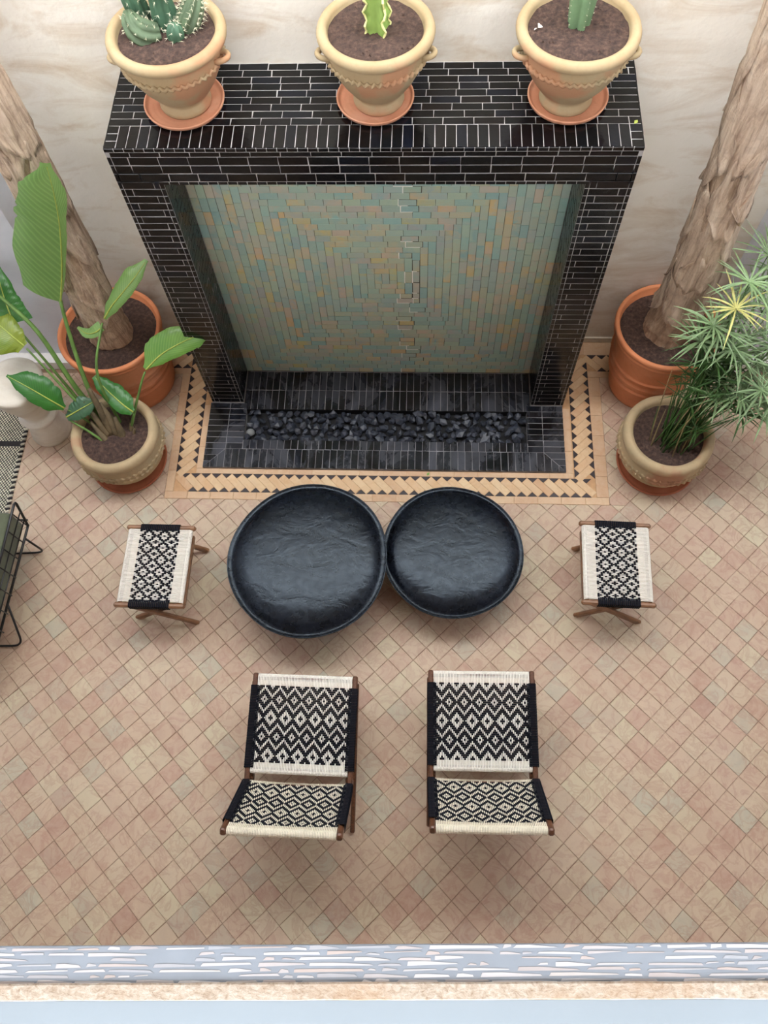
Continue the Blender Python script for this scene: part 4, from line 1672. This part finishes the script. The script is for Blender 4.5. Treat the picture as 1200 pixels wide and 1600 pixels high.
def metal_table(label, loc, r, h, seed, rz, amp):
    root = thing('coffee_table', label, 'coffee table', loc, rz)
    f = outline(seed, amp)
    q = random.Random(seed)
    dome = [(0.0001, 0.0), (0.2, -0.0005), (0.4, -0.0015), (0.54, -0.003), (0.66, -0.006), (0.75, -0.010), (0.82, -0.017), (0.865, -0.026), (0.895, -0.036), (0.917, -0.046), (0.935, -0.052), (0.95, -0.0525)]
    mb = MB()
    mb.lathe([(a * r, h + z) for a, z in dome], 96, lambda rr, z, a: f(rr, 0, a) * (1 + 0.004 * math.sin(9 * a + rr * 40)))
    mb.obj('top', M['black_metal'], root, smooth=True)
    lip = MB()
    lip.lathe([(r * 0.95, h - 0.0525), (r * 0.972, h - 0.052), (r * 0.988, h - 0.047), (r * 0.996, h - 0.0445), (r, h - 0.047), (r * 0.998, h - 0.056),
               (r * 0.985, h - 0.064), (r * 0.95, h - 0.072)], 96, lambda rr, z, a: f(rr, 0, a))
    lip.obj('rim', M['black_metal'], root, smooth=True)
    bd = MB()
    bd.lathe([(r * 0.95, h - 0.072), (r * 0.93, h - 0.10), (r * 0.87, h - 0.15), (r * 0.78, h - 0.20), (r * 0.68, h * 0.32), (r * 0.62, h * 0.12), (r * 0.60, 0.006), (r * 0.59, 0.0)], 96,
             lambda rr, z, a: f(rr, 0, a), close_bottom=False)
    bd.obj('body', M['black_metal'], root, smooth=True)
    return root


metal_table('larger round black hammered metal table, overlapping its smaller neighbour', (-0.458, -1.382, 0), 0.532, 0.42, 2, 0.4, 0.012)
metal_table('smaller round black hammered metal table tucked under the rim of the larger one', (0.492, -1.283, 0), 0.467, 0.345, 6, 1.0, 0.008)


# ---------------------------------------------------------------- corded chairs and stools
def chair_white(c, r):
    """True where the white cord floats on top: open diamonds, zigzags and small dotted diamonds in turn."""
    a = abs(((c + 5) % 10) - 5)           # distance to the column of the open diamonds
    v = r % 20
    v = min(v, 20 - v)                    # distance to their row
    d = v + a                             # 0 .. 15
    return 2 <= d <= 4 or 8 <= d <= 9 or 13 <= d <= 14


def stool_white(c, r, zig=()):
    a = abs(((c + 4) % 8) - 4)
    v = r % 10
    v = min(v, 10 - v)
    d = v * 0.8 + a                       # 0 .. 8
    if d < 1.3:
        return False
    if d < 3.6:
        return True
    if d < 5.3:
        return False
    return d < 7.6


def weave(parent, name, place, width, length, nc, nr, first, last, fn, sag, white, black_wrap, cord_up):
    """A corded panel. place(x, y, z): panel metres to thing space, white cords run along y over black cords along x.
    Rows outside first..last are plain white cord."""
    pc, pr = width / nc, length / nr

    def P(x, y, z):
        return place(x, y, z - sag * (1 - (2 * x / width) ** 2) * 0.6 - sag * 0.4 * math.sin(PI * y / length))
    bk = MB()
    for r in range(first, last):
        y0, y1 = r * pr, (r + 1) * pr
        nx = 8
        vs, fs = [], []
        for i in range(nx + 1):
            x = -width / 2 + width * i / nx
            vs += [P(x, y0 + 0.0004, 0), P(x, y0 + pr * 0.25, 0.0035), P(x, y0 + pr * 0.75, 0.0035), P(x, y1 - 0.0004, 0)]
        for i in range(nx):
            for j in range(3):
                a = i * 4 + j
                fs.append((a, a + 4, a + 5, a + 1))
        bk.add(vs, fs)
    panel = bk.obj(name, M['black_cord'], parent)
    wt = MB()
    for c in range(nc):
        x0 = -width / 2 + c * pc
        r = 0
        while r < nr:
            on = (r < first or r >= last) or fn(c, r)
            if not on:
                r += 1
                continue
            s = r
            while r < nr and ((r < first or r >= last) or fn(c, r)):
                r += 1
            ya, yb = s * pr, r * pr
            k = max(1, (r - s) // 6)
            w0, w1 = pc * 0.12, pc * 0.28
            e = 0.0 if (s == 0) else pr * 0.10
            e2 = 0.0 if (r == nr) else pr * 0.10
            vs, fs = [], []
            for i in range(k + 1):
                t = i / k
                y = ya + e + (yb - ya - e - e2) * t
                yt = y
                if i == 0 and s > 0:
                    yt = y + pr * 0.22
                if i == k and r < nr:
                    yt = y - pr * 0.22
                vs += [P(x0 + w0, y, 0.002), P(x0 + w1, yt, 0.0062), P(x0 + pc - w1, yt, 0.0062), P(x0 + pc - w0, y, 0.002)]
            for i in range(k):
                for j in range(3):
                    a = i * 4 + j
                    fs.append((a, a + 1, a + 5, a + 4))
            fs.append((0, 3, 2, 1))
            fs.append((k * 4, k * 4 + 1, k * 4 + 2, k * 4 + 3))
            wt.add(vs, fs)
    wt.obj('pattern_cord', M[white], panel)
    return panel


def wrap(parent, name, a, b, n, r_in, r_ax, mat, lift, start=0.0, end=PI):
    """Cord wound n times round a rail from a to b: arc from start to end about the rail, up = lift, outward = r_ax."""
    a, b = Vector(a), Vector(b)
    up, out = Vector(lift).normalized(), Vector(r_ax).normalized()
    mb = MB()
    seg = 7
    for k in range(n):
        c0 = a.lerp(b, (k + 0.06) / n)
        c1 = a.lerp(b, (k + 0.5) / n)
        c2 = a.lerp(b, (k + 0.94) / n)
        vs, fs = [], []
        for i in range(seg + 1):
            t = start + (end - start) * i / seg
            d = up * math.cos(t) + out * math.sin(t)
            vs += [c0 + d * r_in, c1 + d * (r_in + 0.0025), c2 + d * r_in]
        for i in range(seg):
            q = i * 3
            fs += [(q, q + 1, q + 4, q + 3), (q + 1, q + 2, q + 5, q + 4)]
        mb.add(vs, fs)
    return mb.obj(name, M[mat], parent)


def rope_chair(label, loc, rz, shift, row_shift):
    root = thing('rope_chair', label, 'chair', loc, rz)
    HW = 0.325
    F = Vector((0, 0.385, 0.385))       # seat front
    B = Vector((0, -0.165, 0.335))      # seat back
    C0 = Vector((0, -0.235, 0.335))     # backrest foot
    T = Vector((0, -0.515, 0.80))       # backrest head
    for s in (-1, 1):
        x = s * (HW - 0.017)
        t = MB()
        t.bar((x, F.y + 0.02, F.z - 0.006), (x, B.y - 0.10, B.z - 0.015), 0.030, 0.040, bevel=0.007)
        t.obj('seat_rail', M['wood'], root)
        t = MB()
        t.bar((x, C0.y + 0.036, C0.z - 0.074), (x, T.y - 0.020, T.z + 0.024), 0.032, 0.042, up=(0, 0.86, 0.5), bevel=0.008)
        t.obj('back_post', M['wood'], root)
        xo = s * (HW - 0.008)
        t = MB()
        t.bar((xo, F.y - 0.02, F.z - 0.03), (xo, -0.475, 0.012), 0.026, 0.045, bevel=0.006)
        t.obj('leg', M['wood'], root)
        t = MB()
        t.bar((xo - s * 0.0265, B.y - 0.05, B.z - 0.045), (xo - s * 0.0265, 0.425, 0.012), 0.024, 0.045, bevel=0.006)
        t.obj('leg', M['wood'], root)
    for p, nm in ((F + Vector((0, -0.006, -0.012)), 'front_rail'), (B + Vector((0, 0.004, -0.012)), 'rear_rail'), (C0 + Vector((0, -0.019, 0.0095)), 'lower_back_rail'), (T + Vector((0, -0.0086, -0.005)), 'top_rail')):
        t = MB()
        t.tube([(-HW + 0.03, p.y, p.z), (HW - 0.03, p.y, p.z)], 0.015, 10)
        t.obj(nm, M['wood'], root, smooth=True)
    t = MB()
    t.tube([(-HW, 0.02, 0.20), (HW, 0.02, 0.20)], 0.011, 8)
    t.obj('stretcher', M['wood'], root, smooth=True)
    W_ = 0.584

    def seat_place(x, y, z):
        d = (B - F)
        L = d.length
        q = F + d * (y / L)
        n = Vector((0, d.z, -d.y)).normalized()
        if n.z < 0:
            n = -n
        return Vector((x, q.y, q.z)) + n * (z + 0.008)

    def back_place(x, y, z):
        d = (T - C0)
        L = d.length
        q = T - d * (y / L)
        n = Vector((0, d.z, -d.y)).normalized()
        if n.y < 0:
            n = -n
        return Vector((x, q.y, q.z)) + n * (z + 0.008)
    Ls = (F - B).length
    Lb = (T - C0).length
    weave(root, 'seat_weave', seat_place, W_, Ls, 64, 50, 5, 46, lambda c, r: chair_white(c + shift, r - 5 + row_shift), 0.016, 'white_cord', 0, 0)
    weave(root, 'back_weave', back_place, W_, Lb, 64, 50, 5, 48, lambda c, r: chair_white(c + shift + 3, r - 1 + row_shift), 0.016, 'cream_cord', 0, 0)
    nb = 70
    wrap(root, 'front_wrap', (-W_ / 2, F.y - 0.004, F.z - 0.012), (W_ / 2, F.y - 0.004, F.z - 0.012), nb, 0.0215, (0, 1, 0), 'white_cord', (0, 0, 1))
    wrap(root, 'rear_wrap', (-W_ / 2, B.y + 0.002, B.z - 0.010), (W_ / 2, B.y + 0.002, B.z - 0.010), nb, 0.0205, (0, -1, 0), 'white_cord', (0, 0, 1))
    wrap(root, 'top_wrap', (-W_ / 2, T.y - 0.0086, T.z - 0.005), (W_ / 2, T.y - 0.0086, T.z - 0.005), nb, 0.0225, (0, -0.5, 0.86), 'cream_cord', (0, 0.86, 0.5), -0.2, PI)
    wrap(root, 'lower_wrap', (-W_ / 2, C0.y - 0.019, C0.z + 0.0095), (W_ / 2, C0.y - 0.019, C0.z + 0.0095), nb, 0.0205, (0, 0.5, -0.86), 'cream_cord', (0, 0.86, 0.5))
    for s in (-1, 1):
        x = s * (HW - 0.017)
        # black cord over the side rails, joined to the panel
        t = MB()
        f0 = F.lerp(B, 0.11)
        f1 = F.lerp(B, 0.985)
        b0 = C0.lerp(T, 0.03)
        b1 = C0.lerp(T, 0.90)
        for (p0, p1, nup, nm) in ((f0, f1, Vector((0, 0.1, 1)), 'side_wrap'), (b0, b1, Vector((0, 0.86, 0.5)), 'side_wrap')):
            t = MB()
            m = 52
            nup = nup.normalized()
            for k in range(m):
                a0, a1 = p0.lerp(p1, (k + .05) / m), p0.lerp(p1, (k + .95) / m)
                am = (a0 + a1) / 2
                prof = [(-0.034, 0.0135), (-0.028, 0.0150), (-0.020, 0.026), (0.016, 0.026), (0.0195, 0.018), (0.0195, -0.024)]
                vs, fs = [], []
                for (dx, dz) in prof:
                    for aa, ex in ((a0, 0), (am, 0.002), (a1, 0)):
                        vs.append(Vector((x + s * (dx + (ex if dz < 0.02 and dx > 0 else 0)), aa.y, aa.z)) + nup * (dz + (ex if dz > 0.01 else 0)))
                for i in range(len(prof) - 1):
                    for j in range(2):
                        q = i * 3 + j
                        fs.append((q, q + 1, q + 4, q + 3))
                t.add(vs, fs)
            t.obj(nm, M['black_cord'], root)
    return root


rope_chair('low wooden chair with black and white corded seat, below the larger black table', (-0.42, -2.555, 0), -0.012, 0, 3)
rope_chair('low wooden chair with black and white corded seat, below the smaller black table', (0.668, -2.503, 0), 0.014, 5, 0)


def rope_stool(label, loc, rz, side, row_shift):
    root = thing('rope_stool', label, 'stool', loc, rz)
    HL, HY, H = 0.232, 0.268, 0.42
    for s in (-1, 1):
        t = MB()
        t.bar((-HL, s * HY, H - 0.012), (HL, s * HY, H - 0.012), 0.032, 0.036, bevel=0.010)
        t.obj('end_rail', M['wood_light'], root)
        y1, y2 = s * (HY - 0.003), s * (HY - 0.003)
        t = MB()
        t.bar((-HL + 0.05, s * (HY - 0.012), H - 0.03), (HL - 0.012, s * (HY - 0.004), 0.010), 0.024, 0.050, bevel=0.007)
        t.obj('leg', M['wood_light'], root)
        t = MB()
        t.bar((HL - 0.05, s * (HY - 0.038), H - 0.03), (-HL + 0.03, s * (HY - 0.030), 0.010), 0.024, 0.050, bevel=0.007)
        t.obj('leg', M['wood_light'], root)
        t = MB()
        t.tube([(s * 0.195, -HY + 0.01, H - 0.012), (s * 0.195, HY - 0.01, H - 0.012)], 0.014, 10)
        t.obj('side_rail', M['wood_light'], root, smooth=True)
    t = MB()
    t.tube([(0.0, -HY + 0.02, 0.215), (0.0, HY - 0.02, 0.215)], 0.011, 8)
    t.obj('stretcher', M['wood_light'], root, smooth=True)
    t = MB()
    t.bar((side * 0.205, -HY + 0.03, H - 0.075), (side * 0.205, HY - 0.03, H - 0.075), 0.018, 0.034, bevel=0.004)
    t.obj('side_stretcher', M['wood_light'], root)
    Wd, Ln = 2 * HY - 0.034, 2 * 0.198

    def place(x, y, z):          # white cords run along thing X
        return Vector((y - Ln / 2, -x, H + 0.006 + z))
    weave(root, 'seat_weave', place, Wd, Ln, 60, 30, 5, 25, lambda c, r: stool_white(r - 5, c + row_shift), 0.010, 'white_cord', 0, 0)
    for s in (-1, 1):
        wrap(root, 'cord_wrap', (s * 0.195, -Wd / 2, H - 0.012), (s * 0.195, Wd / 2, H - 0.012), 60, 0.0195, (s, 0, 0), 'white_cord', (0, 0, 1))
        t = MB()
        m = 22
        x0, x1 = -0.132, 0.132
        for k in range(m):
            a0, a1 = x0 + (x1 - x0) * (k + .05) / m, x0 + (x1 - x0) * (k + .95) / m
            prof = [(-0.030, 0.0105), (-0.024, 0.0115), (-0.016, 0.013), (0.014, 0.0125), (0.0185, 0.006), (0.0185, -0.034), (-0.018, -0.034)]
            vs, fs = [], []
            for dy, dz in prof:
                vs += [(a0, s * (HY + dy), H + dz), ((a0 + a1) / 2, s * (HY + dy + 0.0015), H + dz + 0.0018), (a1, s * (HY + dy), H + dz)]
            for i in range(len(prof) - 1):
                for j in range(2):
                    q = i * 3 + j
                    fs.append((q, q + 1, q + 4, q + 3))
            t.add(vs, fs)
        t.obj('end_wrap', M['black_cord'], root)
    return root


rope_stool('small corded footstool beside the larger black table, on the sofa side', (-1.447, -1.470, 0), -0.005, 1, 0)
rope_stool('small corded footstool beside the smaller black table', (1.535, -1.392, 0), 0.03 - 0.06, -1, 4)

# ---------------------------------------------------------------- hourglass stool, rug and wire sofa
mb = MB()
mb.lathe([(0.0001, 0.0), (0.146, 0.0), (0.152, 0.008), (0.150, 0.03), (0.128, 0.12), (0.108, 0.19), (0.098, 0.215), (0.096, 0.232), (0.122, 0.240), (0.140, 0.250),
          (0.144, 0.264), (0.138, 0.278), (0.112, 0.288), (0.104, 0.296), (0.106, 0.33), (0.140, 0.43), (0.178, 0.54), (0.198, 0.61), (0.205, 0.65), (0.203, 0.672),
          (0.192, 0.688), (0.170, 0.693), (0.0001, 0.694)], 64)
o = mb.obj('hourglass_stool', M['stone_white'], smooth=True, loc=(-2.545, -0.245, 0))
tag(o, 'white hourglass shaped stone stool with a ringed waist beside the rug', 'stool')

rug = thing('rug', 'black and cream woven wool rug with a whipped edge, under the wire sofa', 'rug', (0, 0, 0))
mb = MB()
RX, RY0_, RY1_ = -2.745, -2.55, 0.02
nx, ny = 30, 50
mb.box((-4.05, RY0_, 0.0), (RX, RY1_, 0.008))
mb.obj('field', M['rug'], rug)
for y in (-0.395, -1.5):
    t = MB()
    t.box((-4.05, y, 0.004), (RX - 0.001, y + 0.045, 0.0088))
    t.obj('stripe', M['rug_black'], rug)
for m, k0 in (('rug_black', 0), ('rug_cream', 1)):
    t = MB()
    n = 120
    for k in range(k0, n, 2):
        y = RY0_ + (RY1_ - RY0_) * (k + 0.5) / n
        t.tube([(RX - 0.012, y - 0.005, 0.008), (RX, y, 0.011), (RX + 0.010, y + 0.004, 0.007), (RX + 0.016, y + 0.007, 0.003)], [0.008, 0.009, 0.009, 0.005], 5)
    o = t.obj('edge_whipping', M[m], rug)
    o['kind'] = 'stuff'

sofa = thing('wire_sofa', 'low black wire framed sofa with a dark green cushion, cut by the frame edge', 'sofa', (-2.9, -1.56, 0))
sb = Vector((-2.9, -1.56, 0))


def rods(name, paths, r, mat='wire', seg=8, parent=None):
    t = MB()
    for p in paths:
        t.tube([Vector(x) - sb for x in p], r, seg)
    return t.obj(name, M[mat], parent or sofa, smooth=True)


yA, yB = -1.075, -2.10
rods('top_rail', [[(-2.408, yA - 0.085, 0.30), (-2.410, yA - 0.075, 0.325), (-2.419, yA - 0.020, 0.455), (-2.423, yA - 0.004, 0.488), (-2.425, yA - 0.004, 0.505), (-2.427, yA - 0.02, 0.512), (-2.428, yA - 0.05, 0.510), (-2.447, yB, 0.505)]], 0.009)
rods('bottom_rail', [[(-2.410, yA - 0.083, 0.305), (-2.412, yA - 0.11, 0.30), (-2.445, yB, 0.30)]], 0.009)
for z in (0.365, 0.435):
    f = (z - 0.3) / 0.2
    rods('rail_wire', [[(-2.407 - 0.012 * f, yA - 0.06 + 0.03 * f, z), (-2.445, yB, z)]], 0.0045)
for k in range(8):
    y = -1.16 - k * 0.125
    rods('cross_wire', [[(-2.415, y, 0.30), (-2.426, y, 0.505)]], 0.0045)
rods('end_rail', [[(-2.412, yA - 0.05, 0.32), (-3.75, yA - 0.05, 0.30)]], 0.007)
rods('end_rail', [[(-2.445, yB, 0.30), (-3.75, yB, 0.30)]], 0.007)
rods('end_rail', [[(-2.445, yB, 0.505), (-3.75, yB, 0.505)]], 0.007)
rods('end_post', [[(-2.445, yB, 0.30), (-2.445, yB, 0.505)]], 0.007)
for (a, b, c_) in (((-2.408, -1.255, 0.30), (-2.39, -1.246, 0.02), (-3.5, -1.32, 0.017)), ((-2.43, -1.72, 0.30), (-2.408, -1.925, 0.02), (-3.5, -1.965, 0.017))):
    a, b, c_ = Vector(a), Vector(b), Vector(c_)
    d1, d2 = (a - b).normalized(), (c_ - b).normalized()
    e = 0.075
    pts = [a] + curve(b + d1 * e, b, b + d2 * e, 7) + [c_, c_ + Vector((0.0, 0.05, 0.28))]
    rods('sled_leg', [pts], 0.0075)

# cushion: rounded block
bm = bmesh.new()
bmesh.ops.create_cube(bm, size=1.0)
for v in bm.verts:
    v.co = Vector((v.co.x * 1.2, v.co.y * 0.94, v.co.z * 0.20))
bmesh.ops.bevel(bm, geom=bm.edges[:], offset=0.032, segments=4, profile=0.6, affect='EDGES')
me = bpy.data.meshes.new('cushion')
bm.to_mesh(me)
bm.free()
me.polygons.foreach_set('use_smooth', [True] * len(me.polygons))
me.materials.append(M['velvet'])
link('cushion', me, sofa, mat=Matrix.Translation((-3.049 + 2.9, -1.60 + 1.56, 0.402)) @ Matrix.Rotation(-0.024, 4, 'Z'))

mb = MB()
for sg in (-1, 1):
    mb.add([(-0.016, 0, 0.001), (0, sg * 0.010, 0.004), (0.017, 0.002, 0.001), (0, 0, 0.0015)], [(0, 1, 3), (1, 2, 3)] if sg < 0 else [(0, 3, 1), (1, 3, 2)])
o = mb.obj('fallen_leaf', M['midrib'], loc=(1.3, 0.164, 2.4425))
o.rotation_euler = (0, 0, 0.9)
tag(o, 'tiny yellow fallen leaf on the black tiles by the fountain top corner', 'leaf')
mb = MB()
for sg in (-1, 1):
    mb.add([(-0.016, 0, 0.001), (0, sg * 0.010, 0.004), (0.017, 0.002, 0.001), (0, 0, 0.0015)], [(0, 1, 3), (1, 2, 3)] if sg < 0 else [(0, 3, 1), (1, 3, 2)])
o = mb.obj('fallen_leaf', M['leaf_mid'], loc=(0.326, -0.575, 0.0008))
o.rotation_euler = (0, 0, 0.9)
tag(o, 'tiny green fallen leaf on the cream border behind the smaller table', 'leaf')

# ---------------------------------------------------------------- parapet ledge below the viewpoint
ledge = thing('trim_2', 'pale ledge with a band of marble chips and a rough stone edge', 'ledge', (0.24, -3.3125, 4.3), math.radians(2.3))
ledge['kind'] = 'structure'
mb = MB()
mb.box((-3.0, -0.0395, -0.014), (3.0, 0.0, 0.0))
mb.obj('mortar_bed', M['mosaic_bed'], ledge)
cr = random.Random(3)
rows_ = 7
for k in range(rows_):
    x = -0.72 + cr.uniform(0, 0.03)
    yc = -0.0028 - k * 0.0356 / (rows_ - 1)
    while x < 0.78:
        ln = cr.choice((cr.uniform(0.010, 0.022), cr.uniform(0.025, 0.06), cr.uniform(0.04, 0.085)))
        if cr.random() < 0.93:
            h0, h1 = cr.uniform(0.0005, 0.0024), cr.uniform(0.0003, 0.0015)
            dy = cr.uniform(-0.0008, 0.0008)
            sl = cr.uniform(-0.0012, 0.0012)
            q = [(x, yc + dy - h0), (x + ln, yc + dy + sl - h1), (x + ln * cr.uniform(0.9, 1.0), yc + dy + sl + h1), (x + ln * 0.35, yc + dy + max(h0, h1) + 0.0003), (x + cr.uniform(0, 0.004), yc + dy + h0)]
            t = MB()
            t.poly(q, -0.001, 0.0004, 0.0002)
            t.obj('marble_chip', M['chip'], ledge)
        x += ln + cr.uniform(0.002, 0.010)
mb = MB()
nx = 220
vs, fs = [], []
for i in range(nx + 1):
    x = -3.0 + 6.0 * i / nx
    j0, j1 = cr.uniform(-0.0005, 0.0005), cr.uniform(-0.0005, 0.0005)
    vs += [(x, -0.0392 + j0, -0.012), (x, -0.0392 + j0, 0.0025), (x, -0.041 + j0, 0.004), (x, -0.0565 + j1, 0.004), (x, -0.058 + j1, 0.0025), (x, -0.058 + j1, -0.012)]
for i in range(nx):
    for j in range(5):
        a = i * 6 + j
        fs.append((a, a + 1, a + 7, a + 6))
mb.add(vs, fs)
mb.obj('stone_edge', M['travertine'], ledge)
mb = MB()
mb.box((-3.0, -0.30, -0.02), (3.0, -0.0575, 0.0030))
mb.obj('sill', M['sill_paint'], ledge)
mb = MB()
mb.box((-3.0, -0.30, -0.098), (3.0, -0.12, -0.02))
mb.obj('ledge_support', M['plaster'], ledge)
